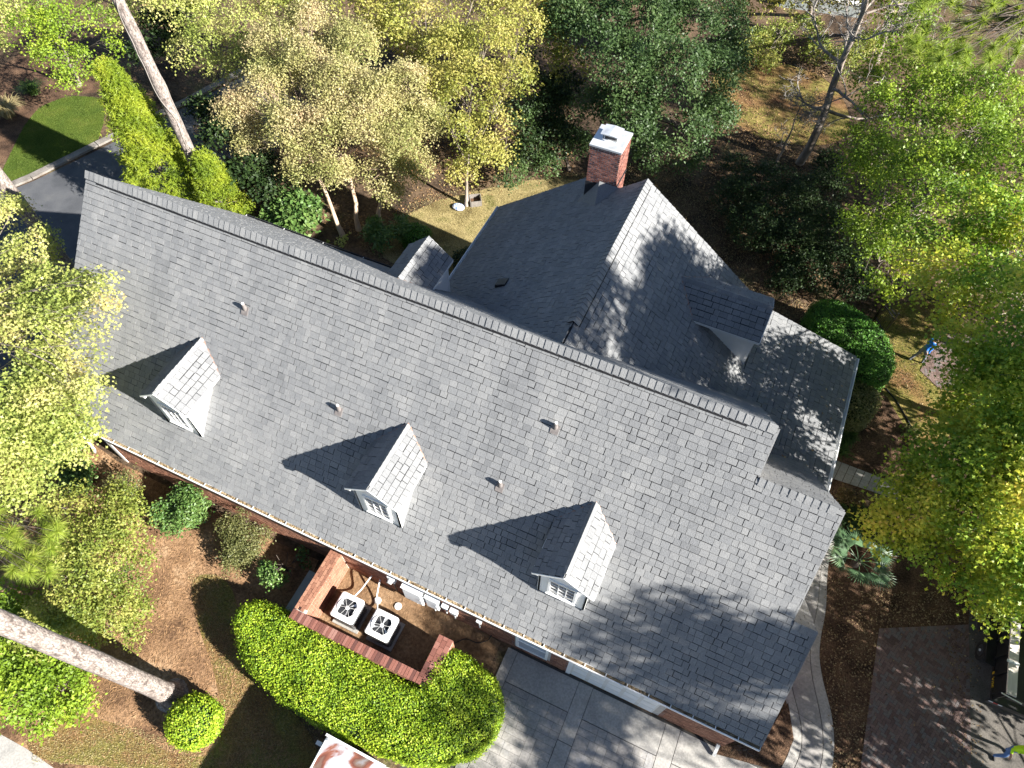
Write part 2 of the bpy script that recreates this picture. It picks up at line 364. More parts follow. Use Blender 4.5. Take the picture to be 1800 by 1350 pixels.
def brick_face(O, a, b, W, Ht, bl=.203, bh=.067, bd=.02, joint=.011, seed=1, holes=()):
    rs = random.Random(seed); O, a, b = (np.asarray(t, float) for t in (O, a, b)); n = np.cross(a, b); out = []
    r = 0; y = 0
    while y+bh <= Ht+.01:
        x = -(bl+joint)/2 if r % 2 else 0
        while x < W:
            x0, x1 = max(0, x), min(W, x+bl)
            if x1-x0 > .03 and not any(h[0]-.01 < x1 and x0 < h[1]+.01 and h[2]-.01 < y+bh and y < h[3]+.01 for h in holes):
                d = bd*rs.uniform(.6, 1.15); vs = []
                for k in (0, d):
                    for (p, q) in ((x0, y), (x1, y), (x1, y+bh), (x0, y+bh)): vs.append(O+a*p+b*q+n*k)
                out.append((vs, [(4,5,6,7),(0,1,5,4),(1,2,6,5),(2,3,7,6),(3,0,4,7)]))
            x += bl+joint
        y += bh+joint; r += 1
    return out
def sheet(name, pts, z, mat, kind='structure', parent=None, px=True, th=None):
    P = [G(*p)[:2] if px else p for p in pts]
    vs = [(p[0], p[1], z) for p in P]
    if th:
        mb = MB().prism([(p[0], p[1], z-th) for p in P], (0, 0, th)); me = mesh(name, mb.v, mb.f)
    else: me = mesh(name, vs, [tuple(range(len(vs)))])
    o = link(name, me, mat, parent)
    if kind: o['kind'] = kind
    return o
def in_poly(pts, poly):
    x, y = pts[:, 0], pts[:, 1]; c = np.zeros(len(pts), bool); n = len(poly)
    for i in range(n):
        x0, y0 = poly[i]; x1, y1 = poly[(i+1) % n]
        m = ((y0 > y) != (y1 > y)); xi = (x1-x0)*(y-y0)/((y1-y0) if abs(y1-y0) > 1e-12 else 1e-12)+x0
        c ^= m & (x < xi)
    return c
def poly_dist(pts, poly):
    d = np.full(len(pts), 1e9); n = len(poly); poly = np.asarray(poly, float)
    for i in range(n):
        a, b = poly[i], poly[(i+1) % n]; ab = b-a; t = np.clip(((pts-a)@ab)/max(ab@ab, 1e-12), 0, 1)
        d = np.minimum(d, np.linalg.norm(pts-(a+t[:, None]*ab), axis=1))
    return d
def sample_poly(poly, n):
    poly = np.asarray(poly, float); lo, hi = poly.min(0), poly.max(0); out = []; k = 0
    while k < n:
        p = lo+(hi-lo)*rng.random((n*2, 2)); p = p[in_poly(p, poly)]; out.append(p); k += len(p)
    return np.concatenate(out)[:n]
def smooth_poly(pts, it=2):
    p = np.asarray(pts, float)
    for _ in range(it):
        q = np.roll(p, -1, 0); p = np.stack([.75*p+.25*q, .25*p+.75*q], 1).reshape(-1, 2)
    return p
def vnoise(p, scale, seed=0):
    """cheap smooth 3-D noise from summed sines"""
    r = np.random.default_rng(seed); o = np.zeros(len(p))
    for i in range(5):
        k = r.normal(size=p.shape[1])*scale; o += np.sin(p@k+r.random()*6.28)
    return o/5
# ------------------------------------------------------------------ leaves
def unit(v): return v/np.maximum(np.linalg.norm(v, axis=-1, keepdims=True), 1e-9)
def leaves(P, N, size, kind='diamond'):
    """leaf faces at P with normals N -> verts, faces"""
    n = len(P); N = unit(N); r = unit(rng.normal(size=(n, 3)))
    T = unit(np.cross(N, r)); B = np.cross(N, T); s = np.broadcast_to(np.asarray(size, float), (n,))[:, None]
    if kind == 'star':
        V = np.zeros((n, 6, 3)); dr = rng.random((n, 3))*.3-.08
        for i, (r_, a_, d_) in enumerate(((.36, math.pi, 0), (.56, -1.35, 1), (.25, -.62, 0), (.68, 0, 2), (.25, .62, 0), (.56, 1.35, 3))):
            V[:, i] = P+s*.62*r_*(T*math.cos(a_)+B*math.sin(a_)-(N*dr[:, d_-1:d_] if d_ else 0))
        return V.reshape(-1, 3), np.arange(n*6).reshape(-1, 6)
    if kind == 'diamond': w, a = .30, .5
    elif kind == 'round': w, a = .42, .5
    elif kind == 'narrow': w, a = .14, .5
    elif kind == 'thin': w, a = .045, .5
    fold = (rng.random((n, 1))*.5)*s*w
    V = np.stack([P-T*s*a, P-B*s*w+N*fold, P+T*s*a, P+B*s*w+N*fold], 1).reshape(-1, 3)
    i = np.arange(n)[:, None]*4
    f = np.concatenate([i+np.array([[0, 1, 2]]), i+np.array([[0, 2, 3]])], 0)
    return V, f
def crown_pts(lumps, dens, per, spread, squash=.8, inner=.35):
    """twig centres over lumpy crowns, then leaf positions round each twig"""
    TC = []; TN = []; own = []
    for li, (c, r) in enumerate(lumps):
        n = max(4, int(dens*12.6*r*r)); d = unit(rng.normal(size=(n, 3)))
        d[:, 2] = np.where((d[:, 2] < -.35) & (rng.random(n) < .6), -d[:, 2], d[:, 2])
        bump = 1+.34*vnoise(d*max(r, .9), 2.1, li+3)
        rad = r*bump*(inner+(1-inner)*rng.random(n)**.42)
        p = np.asarray(c)+d*rad[:, None]*np.array([1, 1, squash]); TC.append(p); TN.append(d); own.append(np.full(n, li))
    TC = np.concatenate(TC); TN = np.concatenate(TN); own = np.concatenate(own)
    gap = (vnoise(TC, 1.1, len(lumps)) > -.3) & (vnoise(TC, 2.6, len(lumps)+7) > -.38); TC, TN, own = TC[gap], TN[gap], own[gap]
    n = len(TC)
    tilt = unit(TN*.5+np.array([0, 0, .8])+rng.normal(size=(n, 3))*.35)
    off = rng.normal(size=(n, per, 3))*spread
    off -= tilt[:, None, :]*np.sum(off*tilt[:, None, :], -1, keepdims=True)*.6
    P = (TC[:, None, :]+off).reshape(-1, 3)
    N = (tilt[:, None, :]+rng.normal(size=(n, per, 3))*.55).reshape(-1, 3)
    return TC, own, P, N
def needles(P, D, per, ln, w):
    """tufts of needles at P pointing about D"""
    n = len(P); d = unit(D[:, None, :]*.55+rng.normal(size=(n, per, 3))*.75).reshape(-1, 3)
    base = np.repeat(P, per, 0)-d*.02; L = ln*(.7+.45*rng.random((n*per, 1)))
    sd = unit(np.cross(d, rng.normal(size=d.shape)))*w*.5; droop = np.zeros_like(d); droop[:, 2] = -.18
    V = np.stack([base-sd, base+sd, base+(d+droop)*L], 1).reshape(-1, 3)
    return V, np.arange(len(V)).reshape(-1, 3)
def bent(a, b, n=6, sag=.12, up=True):
    a, b = np.asarray(a, float), np.asarray(b, float); t = np.linspace(0, 1, n)[:, None]; L = np.linalg.norm(b-a)
    p = a+(b-a)*t; r = rng.normal(size=3)*sag*L; p = p+np.sin(t*np.pi)*r*.6
    if up: p[:, 2] += np.sin(t[:, 0]*np.pi)*.08*L
    return p
TREE_TRIS = 0
def tree(name, label, cat, base, lumps, leafmat, bark='grey_bark', leaf='diamond', size=.1, dens=9, per=14, spread=.2,
         r0=.16, fork=.35, twigs=10, squash=.8, group=None, inner=.35, top=None):
    """base: ground point; lumps: [(x,y,z,r)]"""
    global TREE_TRIS
    base = np.asarray([base[0], base[1], 0.]) if len(base) == 2 else np.asarray(base, float)
    t = thing(name, label, cat, base, group)
    L = [(np.asarray(l[:3], float), l[3]) for l in lumps]
    cen = sum(l[0]*l[1]**2 for l in L)/sum(l[1]**2 for l in L)
    hi = max(l[0][2] for l in L)
    TC, own, P, N = crown_pts(L, dens, per, spread, squash, inner)
    s = size*(.7+.55*rng.random(len(P)))
    V, f = leaves(P, N, s, leaf); TREE_TRIS += len(f)
    tp = np.array([base[0]+(cen[0]-base[0])*.8, base[1]+(cen[1]-base[1])*.8, max(cen[2], hi*.8)]) if top is None else np.asarray(top, float)
    tr = np.linspace(0, 1, 9)[:, None]; trunk = base+(tp-base)*np.concatenate([tr**1.3, tr**1.3, tr], 1)
    trunk[1:-1, :2] += rng.normal(size=(7, 2))*.05*r0/.16
    rad = r0*(1-.75*tr[:, 0]); rad[0] *= 1.35
    paths = [trunk]; rads = [rad]
    for i, (c, r) in enumerate(L):
        k = min(7, max(1, int(8*min(.9, fork+.5*rng.random()))))
        while trunk[k][2] > c[2]-.1*r and k > 1: k -= 1
        p = bent(trunk[k], c, 7); paths.append(p); rr = min(.045, rad[k]*.3); rads.append(np.linspace(rr, max(.012, rr*.3), 7))
        ids = np.where(own == i)[0]
        for q in rng.choice(ids, min(twigs, len(ids)), replace=False) if len(ids) else []:
            a = p[rng.integers(3, 7)]; paths.append(bent(a, TC[q], 4, .08)); rads.append(np.linspace(max(.01, rr*.3), .004, 4))
    v2, f2 = tube_np(paths, rads, 6)
    link('trunk', fast('trunk', v2, f2, True), bark, t)
    link('crown', fast('crown', V, f), leafmat, t)
    return t
def px_lumps(ls): return [(*G(x, y, z), r) for (x, y, z, r) in ls]
def shrub(name, label, px, r, h, leafmat, leaf='diamond', size=.07, dens=26, per=9, spread=.1, group=None, cat='shrub', nl=7, bark='dark_bark', sx=1, sy=1, seed=0):
    rs = np.random.default_rng(seed+int(px[0])+int(px[1])); c = G(*px, 0)
    L = [(c[0], c[1], h*.5, min(r*.75, h*.62))]
    for i in range(nl):
        a = i*6.28/nl+rs.random()*.6; d = r*.62*rs.uniform(.7, 1.05); q = r*rs.uniform(.36, .5)
        L.append((c[0]+math.cos(a)*d*sx, c[1]+math.sin(a)*d*sy, max(q*.7, h*rs.uniform(.35, .75)), q))
    return tree(name, label, cat, (c[0], c[1], 0), L, leafmat, bark, leaf, size, dens, per, spread, r0=.05, twigs=5, group=group, inner=.5, top=(c[0], c[1], h*.6))
def hedge(name, label, poly, h, leafmat, size=.06, dens=900, rnd=.35, cat='hedge', lump=.07, sides=True, core='hedge_core', group=None):
    global TREE_TRIS
    poly = np.asarray(poly, float); c = poly.mean(0); t = thing(name, label, cat, (c[0], c[1], 0), group)
    def topz(p):
        d = np.minimum(poly_dist(p, poly), rnd); z = h-rnd+np.sqrt(np.maximum(0, rnd**2-(rnd-d)**2))
        return z+lump*vnoise(p, 2.6, 5)+lump*.6*vnoise(p, 6, 9)
    area = area2([tuple(q) for q in poly]); n = int(area*dens); p = sample_poly(poly, n); z = topz(p)
    d = np.minimum(poly_dist(p, poly), rnd); e = 1e-2
    gx = (topz(p+[e, 0])-topz(p-[e, 0]))/(2*e); gy = (topz(p+[0, e])-topz(p-[0, e]))/(2*e)
    N = unit(np.stack([-gx, -gy, np.ones(n)], 1)); P = np.column_stack([p, z])+rng.normal(size=(n, 3))*.035
    per = np.linalg.norm(np.roll(poly, -1, 0)-poly, axis=1); tot = per.sum(); m = int(tot*h*dens)
    k = rng.choice(len(poly), m, p=per/tot); a = poly[k]; b = np.roll(poly, -1, 0)[k]; u = rng.random((m, 1)); q = a+(b-a)*u
    nn = np.column_stack([(b-a)[:, 1], -(b-a)[:, 0]]); nn = nn/np.maximum(np.linalg.norm(nn, axis=1, keepdims=True), 1e-9)
    sgn = 1 if sum(poly[i][0]*poly[(i+1) % len(poly)][1]-poly[(i+1) % len(poly)][0]*poly[i][1] for i in range(len(poly))) > 0 else -1
    nn *= sgn; zz = .05+rng.random(m)*(h-rnd*.8)
    q3 = np.column_stack([q, zz]); q3[:, :2] += nn*(rng.normal(size=(m, 1))*.04+lump*vnoise(q3, 3, 2)[:, None])
    P = np.concatenate([P, q3]); N = np.concatenate([N, np.column_stack([nn, np.full(m, .35)])])
    keep = vnoise(P, 2.4, 21) > -.5-.35*rng.random(len(P)); P, N = P[keep], N[keep]
    P = P+unit(N)*np.where(rng.random((len(P), 1)) < .05, rng.random((len(P), 1))*.13, 0)
    N = unit(N)+rng.normal(size=N.shape)*.5
    V, f = leaves(P, N, size*(.7+.6*rng.random(len(P))), 'round'); TREE_TRIS += len(f)
    link('foliage', fast('foliage', V, f), leafmat, t)
    lo, hi = poly.min(0), poly.max(0); st = .12; nx, ny = int((hi[0]-lo[0])/st)+3, int((hi[1]-lo[1])/st)+3
    X, Y = np.meshgrid(lo[0]-st+np.arange(nx)*st, lo[1]-st+np.arange(ny)*st, indexing='ij'); g = np.column_stack([X.ravel(), Y.ravel()])
    ins = in_poly(g, poly); dd = poly_dist(g, poly); zz = np.where(ins & (dd > .06), topz(g)-.12, 0.02)
    i, j = np.meshgrid(np.arange(nx-1), np.arange(ny-1), indexing='ij'); a = (i*ny+j).ravel()
    f = np.column_stack([a, a+ny, a+ny+1, a+1]); keep = (zz[f] > .03).any(1)
    link('branch_mass', fast('branch_mass', np.column_stack([g, zz]), f[keep]), core, t)
    return t
def scatter(name, label, cat, poly, n, mat, size=.08, kind='diamond', lift=.012, px=True, tilt=.35):
    global TREE_TRIS
    pl = np.array([G(*q)[:2] for q in poly]) if px else np.asarray(poly, float)
    p = sample_poly(pl, n); keep = vnoise(p, .9, n % 17) > rng.random(n)*1.2-.75; p = p[keep]
    P = np.column_stack([p, lift+rng.random(len(p))*.02]); N = np.array([0, 0, 1.])+rng.normal(size=P.shape)*tilt
    V, f = leaves(P, N, size*(.6+.8*rng.random(len(P))), kind); TREE_TRIS += len(f)
    return tag(link(name, fast(name, V, f), mat), label, cat, kind='stuff')
def blades(name, label, poly, n, mat, h=.06, px=True):
    global TREE_TRIS
    pl = np.array([G(*q)[:2] for q in poly]) if px else np.asarray(poly, float)
    p = sample_poly(pl, n); P = np.column_stack([p, np.zeros(n)]); d = np.array([0, 0, 1.])+rng.normal(size=(n, 3))*.45; d[:, 2] = np.abs(d[:, 2])+.2
    sd = unit(np.cross(d, rng.normal(size=d.shape)))*.012; tip = P+unit(d)*h*(.6+.8*rng.random((n, 1)))
    V = np.stack([P-sd, P+sd, tip], 1).reshape(-1, 3); TREE_TRIS += n
    return tag(link(name, fast(name, V, np.arange(3*n).reshape(-1, 3)), mat), label, 'grass', kind='stuff')
# ================================================================== SETTING
def struct(name, o): o['kind'] = 'structure'; return o
gnd = MB(); gnd.add([(-150,-60,0),(150,-60,0),(150,190,0),(-150,190,0)], [(0,1,2,3)])
struct('ground', gnd.build('ground', 'ground'))
# asphalt drive behind the left gable, its kerb, the lawn beyond
sheet('driveway_asphalt', [(-160,415),(0,342),(60,318),(176,262),(330,186),(430,132),(560,190),(450,300),(330,420),(120,620),(-160,760)], .012, 'asphalt')
kerb = thing('kerb', 'concrete kerb between the left lawn and the asphalt drive', 'kerb', G(100,300))
kp = [G(x, y)[:2] for x, y in ((-160,412),(0,340),(58,316),(174,258),(330,182),(430,128))]
for i in range(len(kp)-1):
    a, b = np.array(kp[i]), np.array(kp[i+1]); d = (b-a)/np.linalg.norm(b-a); L = np.linalg.norm(b-a); n = max(1, int(L/2.4))
    for k in range(n):
        p, q = a+d*(L*k/n+.02), a+d*(L*(k+1)/n-.02); nr = np.array([-d[1], d[0]])
        mb = MB().prism([(*(p), .0), (*(q), .0), (*(q+nr*.42), .0), (*(p+nr*.42), .0)], (0, 0, .11)); mb.build('kerb_stone', 'kerb', kerb)
LAWN_L = [(-60,395),(0,335),(60,310),(170,255),(186,205),(178,172),(120,168),(70,188),(42,222),(18,272),(-10,330),(-60,360)]
sheet('lawn', smooth_poly([G(*p)[:2] for p in LAWN_L], 1), .018, 'lawn', px=False)
blades('lawn_grass', 'short green grass on the kidney shaped lawn beyond the kerb', LAWN_L, 26000, 'grass_blade')
sheet('pine_straw_bed', [(-80,180),(40,90),(150,100),(190,160),(120,168),(70,188),(42,222),(18,272),(-60,360),(-120,300)], .008, 'mulch')
# left front garden
BED_F = [(150,770),(205,810),(480,950),(560,985),(520,1075),(420,1060),(395,1010),(330,985),(270,960),(200,900),(140,850)]
sheet('pine_straw', [(100,740),(150,770),(205,810),(480,950),(560,985),(520,1075),(440,1290),(560,1340),(560,1420),(100,1420),(60,1340),(-80,1230),(-80,820)], .008, 'pine_straw')
sheet('sparse_grass', smooth_poly([G(*p)[:2] for p in [(330,1010),(400,1010),(425,1090),(450,1200),(560,1290),(560,1420),(330,1420),(250,1350),(60,1340),(40,1290),(120,1255),(210,1270),(300,1330),(390,1330),(385,1200),(350,1110)]], 2), .012, 'sparse_lawn', px=False)
sheet('street', [(-120,1220),(0,1290),(45,1315),(95,1350),(150,1420),(-120,1420)], .016, 'concrete_band')
# yard behind and right of the wing
sheet('dry_lawn', smooth_poly([G(*p)[:2] for p in [(640,430),(740,360),(860,330),(960,312),(1030,318),(1060,400),(1000,600),(780,520)]], 1), .010, 'dry_lawn', px=False)
sheet('back_lawn', smooth_poly([G(*p)[:2] for p in [(1240,130),(1330,100),(1450,130),(1500,200),(1480,260),(1340,250),(1270,200)]], 2), .010, 'sparse_lawn', px=False)
sheet('side_lawn', smooth_poly([G(*p)[:2] for p in [(1540,545),(1640,520),(1720,600),(1720,700),(1640,800),(1600,770),(1560,700),(1510,640)]], 1), .010, 'sparse_lawn', px=False)
sheet('mulch_bed', [(1440,900),(1490,860),(1580,870),(1620,800),(1560,700),(1505,640),(1480,760),(1470,800)], .014, 'mulch')
sheet('planting_bed', [(1453,1000),(1480,930),(1560,880),(1760,900),(1760,1080),(1705,1100),(1545,1105),(1512,1420),(1466,1420),(1467,1300),(1440,1160),(1440,1113),(1452,1073)], .006, 'mulch')
sheet('garden_bed', [(1255,1325),(1270,1310),(1335,1310),(1385,1235),(1395,1300),(1375,1345),(1340,1348)], .034, 'mulch')
sheet('equipment_yard', [(505,1060),(585,965),(690,1010),(880,1130),(810,1290),(700,1240)], .012, 'bare_soil')
sheet('trailer_apron', [(1704,1060),(1900,1040),(1990,1420),(1690,1420)], .010, 'apron')
# ------------------------------------------------------------------ stamped concrete driveway
drive = bpy.data.objects.new('driveway', None); COL.objects.link(drive); drive['kind'] = 'structure'; drive.location = (1, 1, 0)
MB().add([(-5.9,-5,.006),(8.4,-5,.006),(8.4,5.15,.006),(-2.2,5.15,.006),(-2.35,2.0,.006),(-4.4,-.2,.006),(-5.9,-.3,.006)], [(0,1,2,3,4,5,6)]).build('joint_bed', 'joint', drive)
def rect_piece(x0, y0, x1, y1, z0, z1, poly=None, tp=.006):
    p = [(x0,y0),(x1,y0),(x1,y1),(x0,y1)]
    if poly is not None:
        p = clip_poly(p, poly)
        if len(p) < 3 or area2(p) < .004: return None
    n = len(p); cx = sum(q[0] for q in p)/n; cy = sum(q[1] for q in p)/n
    vs = [(q[0], q[1], z0) for q in p]+[(cx+(q[0]-cx)*(1-tp), cy+(q[1]-cy)*(1-tp), z1) for q in p]
    return vs, [tuple(range(n, 2*n))]+[(i, (i+1) % n, n+(i+1) % n, n+i) for i in range(n)]
xs_band = [(-2.28,-1.93),(.35,.83),(3.38,3.86),(6.4,6.85)]        # bands running out from the house
ys_band = [(4.05,4.45),(-.6,-.15)]
rs = random.Random(3); bands = []; stones = []
for (x0, x1) in xs_band:
    y = 5.1
    while y > -5:
        y2 = y-rs.uniform(1.9, 2.3)
        for a, b in ((y2, y),): bands.append(rect_piece(x0, a+.008, x1, b-.008, .006, .03))
        y = y2
cells = [(-5.8,-2.28),(-1.93,.35),(.83,3.38),(3.86,6.4)]
for ci, (x0, x1) in enumerate(cells):
    if ci > 0:
        bands.append(rect_piece(x0+.012, 4.06, x1-.012, 5.08, .006, .028))
    y = 4.04
    while y > -4.8:
        hgt = rs.choice((.22, .34, .46, .46)); x = x0+.012
        while x < x1-.05:
            w = rs.choice((.3, .45, .6, .75)); xe = min(x+w, x1-.012)
            if xe-x > .06:
                lim = None
                if ci == 0 and (y > .1 or False): x = xe; continue
                split = hgt > .4 and rs.random() < .45
                for (ya, yb) in (((y-hgt, y-hgt/2), (y-hgt/2, y)) if split else ((y-hgt, y),)):
                    q = rect_piece(x+.003, ya+.003, xe-.003, yb-.003, .014, .026+rs.uniform(-.0015, .0015), tp=.01)
                    if q: stones.append(q)
            x = xe
        y -= hgt
for b in bands: link('concrete_band', mesh('concrete_band', *b), 'concrete_band', drive)
pieces(drive, 'stamped_stone', stones, 'concrete', 300)
# curved walk round the right gable
PR = [(1492,905),(1470,945),(1456,985),(1453,1020),(1452,1073),(1443,1113),(1438,1153),(1446,1200),(1461,1250),(1467,1300),(1464,1350),(1440,1410)]
PL = [(1440,880),(1420,930),(1408,985),(1398,1030),(1385,1080),(1375,1120),(1366,1160),(1370,1200),(1386,1245),(1394,1285),(1392,1315),(1372,1352)]
walk = bpy.data.objects.new('garden_walk', None); COL.objects.link(walk); walk['kind'] = 'structure'; walk.location = (*G(1420,1150)[:2], 0)
def resample(pts, n):
    p = np.array([G(*q)[:2] for q in pts]); s = np.r_[0, np.cumsum(np.linalg.norm(np.diff(p, axis=0), axis=1))]; t = np.linspace(0, s[-1], n)
    k = np.column_stack([np.interp(t, s, p[:, i]) for i in (0, 1)])
    for _ in range(6): k[1:-1] = (k[:-2]+2*k[1:-1]+k[2:])/4
    return k
NR = 61; pr, pl = resample(PR, NR), resample(PL, NR)
mb = MB(); mb.add([(*q, .008) for q in pl]+[(*q, .008) for q in pr], [(i, NR+i, NR+i+1, i+1) for i in range(NR-1)]); mb.build('joint_bed', 'joint', walk)
def strip(f0, f1, i0, i1, z=.03):
    A = [pl[i]*(1-f0)+pr[i]*f0 for i in range(i0, i1+1)]; B = [pl[i]*(1-f1)+pr[i]*f1 for i in range(i0, i1+1)]; m = len(A)
    vs = [(*q, .008) for q in A]+[(*q, .008) for q in B]+[(*q, z) for q in A]+[(*q, z) for q in B]
    fs = []
    for i in range(m-1): fs += [(2*m+i, 3*m+i, 3*m+i+1, 2*m+i+1), (i, 2*m+i, 2*m+i+1, i+1), (m+i, m+i+1, 3*m+i+1, 3*m+i)]
    fs += [(0, m, 3*m, 2*m), (m-1, 3*m-1, 4*m-1, 2*m-1)]
    return vs, fs
for k in range(0, NR-1, 12):
    e = min(k+12, NR-1)
    for f0, f1, nm, mt in ((.0, .235, 'border_slab', 'concrete_band'), (.25, .745, 'walk_slab', 'concrete'), (.76, 1, 'border_slab', 'concrete_band')):
        vs, fs = strip(f0, f1, k, e)
        c = np.mean(vs, 0); vs = [c+(np.array(v)-c)*np.array([.996, .996, 1]) for v in vs]
        link(nm, mesh(nm, vs, fs), mt, walk)
side = bpy.data.objects.new('side_walk', None); COL.objects.link(side); side['kind'] = 'structure'; side.location = (*G(1520,840)[:2], 0)
sp = [G(*q)[:2] for q in ((1462,812),(1478,806),(1530,828),(1592,856),(1580,880),(1540,868),(1486,846),(1470,880),(1440,890))]
MB().add([(*q, .007) for q in sp], [tuple(range(len(sp)))]).build('joint_bed', 'joint', side)
a0, a1, b1, b0 = (np.array(G(*q)[:2]) for q in ((1466,808),(1590,856),(1578,879),(1452,838)))
for i in range(9):
    for j in range(2):
        c = []
        for (s, t) in ((i/9+.004, j/2+.008), ((i+1)/9-.004, j/2+.008), ((i+1)/9-.004, (j+1)/2-.008), (i/9+.004, (j+1)/2-.008)):
            c.append((a0*(1-s)+a1*s)*(1-t)+(b0*(1-s)+b1*s)*t)
        MB().prism([(*q, .007) for q in c[::-1]], (0, 0, .02)).build('walk_slab', 'concrete', side)
# herringbone pad
pad = bpy.data.objects.new('paver_pad', None); COL.objects.link(pad); pad['kind'] = 'structure'; pad.location = (*G(1610,1220)[:2], 0)
pq = [np.array(G(*q)[:2]) for q in ((1545,1105),(1702,1098),(1707,1375),(1509,1375))]
sgn = 1 if area2([tuple(q) for q in pq]) and np.cross(np.append(pq[1]-pq[0],0), np.append(pq[2]-pq[1],0))[2] > 0 else -1
conv = [tuple(q) for q in (pq if sgn > 0 else pq[::-1])]
MB().add([(*q, .008) for q in conv], [(0,1,2,3)]).build('sand_bed', 'sand_joint', pad)
cc = np.mean(conv, 0); inner = [tuple(cc+(np.array(q)-cc)*np.array([.925, .945])) for q in conv]
pv = []; ang = math.atan2(*(np.array(pq[1])-np.array(pq[0]))[::-1])+R(45); ca, sa = math.cos(ang), math.sin(ang)
bl, bw = .205, .1025
def herring(conv, cc, ang, z0=.012, z1=.03, b=.1025, reach=44, seed=2):
    rs = random.Random(seed); ca, sa = math.cos(ang), math.sin(ang); out = []
    for k in range(-reach, reach):
        for j in range(-reach, reach):
            # L-shaped unit: one brick lying, one standing, stepped along the diagonal
            ox, oy = (k*b)+(j*2*b), (k*b)-(j*2*b)*1.0+0
            ox, oy = k*b+2*b*j, k*b-2*b*j
            for (x, y, w, h) in ((ox, oy, 2*b, b), (ox+2*b-b*2, oy+b, b, 2*b)):
                g = .005; q = [(x+g, y+g), (x+w-g, y+g), (x+w-g, y+h-g), (x+g, y+h-g)]
                q = [(cc[0]+p[0]*ca-p[1]*sa, cc[1]+p[0]*sa+p[1]*ca) for p in q]
                p = clip_poly(q, conv)
                if len(p) < 3 or area2(p) < .0015: continue
                n = len(p); zz = z1+rs.uniform(-.003, .003)
                out.append(([(a[0], a[1], z0) for a in p]+[(a[0], a[1], zz) for a in p], [tuple(range(n, 2*n))]+[(i, (i+1) % n, n+(i+1) % n, n+i) for i in range(n)]))
    return out
pv = herring(inner, cc, ang)
for i in range(4):   # soldier course round the edge
    a, b = np.array(conv[i]), np.array(conv[(i+1) % 4]); a2, b2 = np.array(inner[i]), np.array(inner[(i+1) % 4]); L = np.linalg.norm(b-a); n = int(L/.11)
    for k in range(n):
        s, t = (k+.04)/n, (k+.96)/n
        q = [a+(b-a)*s, a+(b-a)*t, a2+(b2-a2)*t, a2+(b2-a2)*s]; q = [p for p in q]
        pv.append(([(*p, .012) for p in q]+[(*p, .031) for p in q], [(4,5,6,7),(0,1,5,4),(1,2,6,5),(2,3,7,6),(3,0,4,7)]))
pieces(pad, 'paver_brick', pv, 'paver', 300)
# brick patio by the side lawn
pat = bpy.data.objects.new('brick_patio', None); COL.objects.link(pat); pat['kind'] = 'structure'; pat.location = (*G(1660,640)[:2], 0)
pp = [np.array(G(*q)[:2]) for q in ((1617,652),(1650,684),(1740,700),(1740,590),(1668,588),(1630,622))]
if np.cross(np.append(pp[1]-pp[0],0), np.append(pp[2]-pp[1],0))[2] < 0: pp = pp[::-1]
MB().add([(*q, .012) for q in pp], [tuple(range(len(pp)))]).build('sand_bed', 'sand_joint', pat)
pieces(pat, 'patio_brick', herring([tuple(q) for q in pp], np.mean(pp, 0), .3, .014, .034, b=.12, reach=30, seed=5), 'paver', 300)
# ================================================================== HOUSE
house = thing('house', 'long brick house with grey shingle roofs, dormers and a chimney', 'house', (-7, 11, 0))
PF = 1.06; V0, Z0 = 4.98, 3.25; VR = 10.9; ZR = Z0+PF*(VR-V0); VB, ZB = 16.1, 3.25; PB = (ZR-ZB)/(VB-VR)
UL, U1, U2, U3 = -20.25, 2.62, 4.85, 5.52
V2, V3 = 9.92, 7.62
zf = lambda v: Z0+PF*(v-V0)
sf = math.sqrt(1+PF*PF); bF = np.array([0, 1, PF])/sf; aF = np.array([1., 0, 0])
sb = math.sqrt(1+PB*PB); bB = np.array([0, -1, PB])/sb; aB = np.array([-1., 0, 0])
# walls ----------------------------------------------------------------
VW = 5.2
def gable_block(mb, u0, u1, prof): mb.prism([(u0, v, z) for v, z in prof], (u1-u0, 0, 0))
mb = MB(); gable_block(mb, -19.1, 2.3, [(VW,0),(VW,3.2),(VR,ZR-.27),(VB-.3,3.2),(VB-.3,0)]); mb.build('wall', 'mortar', house)
mb = MB(); gable_block(mb, 2.3, 4.55, [(VW,0),(VW,3.2),(V2,zf(V2)-.27),(13.9,3.3),(13.9,0)]); mb.build('wall', 'mortar', house)
mb = MB(); gable_block(mb, 4.55, 5.2, [(VW,0),(VW,3.2),(V3,zf(V3)-.27),(9.6,3.3),(9.6,0)]); mb.build('wall', 'mortar', house)
WX = [(-9.9,0),(-9.9,3.2),(-3.68,8.14),(1.75,3.72),(5.4,2.6),(5.4,0)]
MB().prism([(u, 12.6, z) for u, z in WX], (0, 6.85, 0)).build('wall', 'mortar', house)
MB().prism([(u, 19.45, z) for u, z in [(-9.9,0),(-9.9,3.2),(-6.05,6.2),(-6.05,0)]], (0, 1.6, 0)).build('wall', 'mortar', house)
fw_part = subempty('front_brickwork', house)
holes = [(-2.05+19.1, -.9+19.1, .35, 2.25), (-.15+19.1, 2.95+19.1, 0, 2.5), (3.2+19.1, 3.25+19.1, 0, 0)]
pieces(fw_part, 'brick', brick_face((-19.1, VW, .02), (1,0,0), (0,0,1), 24.3, 3.1, seed=4, holes=holes), 'brick_sunlit', 0)
pieces(fw_part, 'gable_brick', brick_face((5.2, VW, .02), (0,1,0), (0,0,1), 4.3, 3.1, seed=5), 'brick', 0)
pieces(fw_part, 'side_brick', brick_face((-19.1, VB-.3, .02), (0,-1,0), (0,0,1), 10.6, 3.1, seed=6), 'brick', 0)
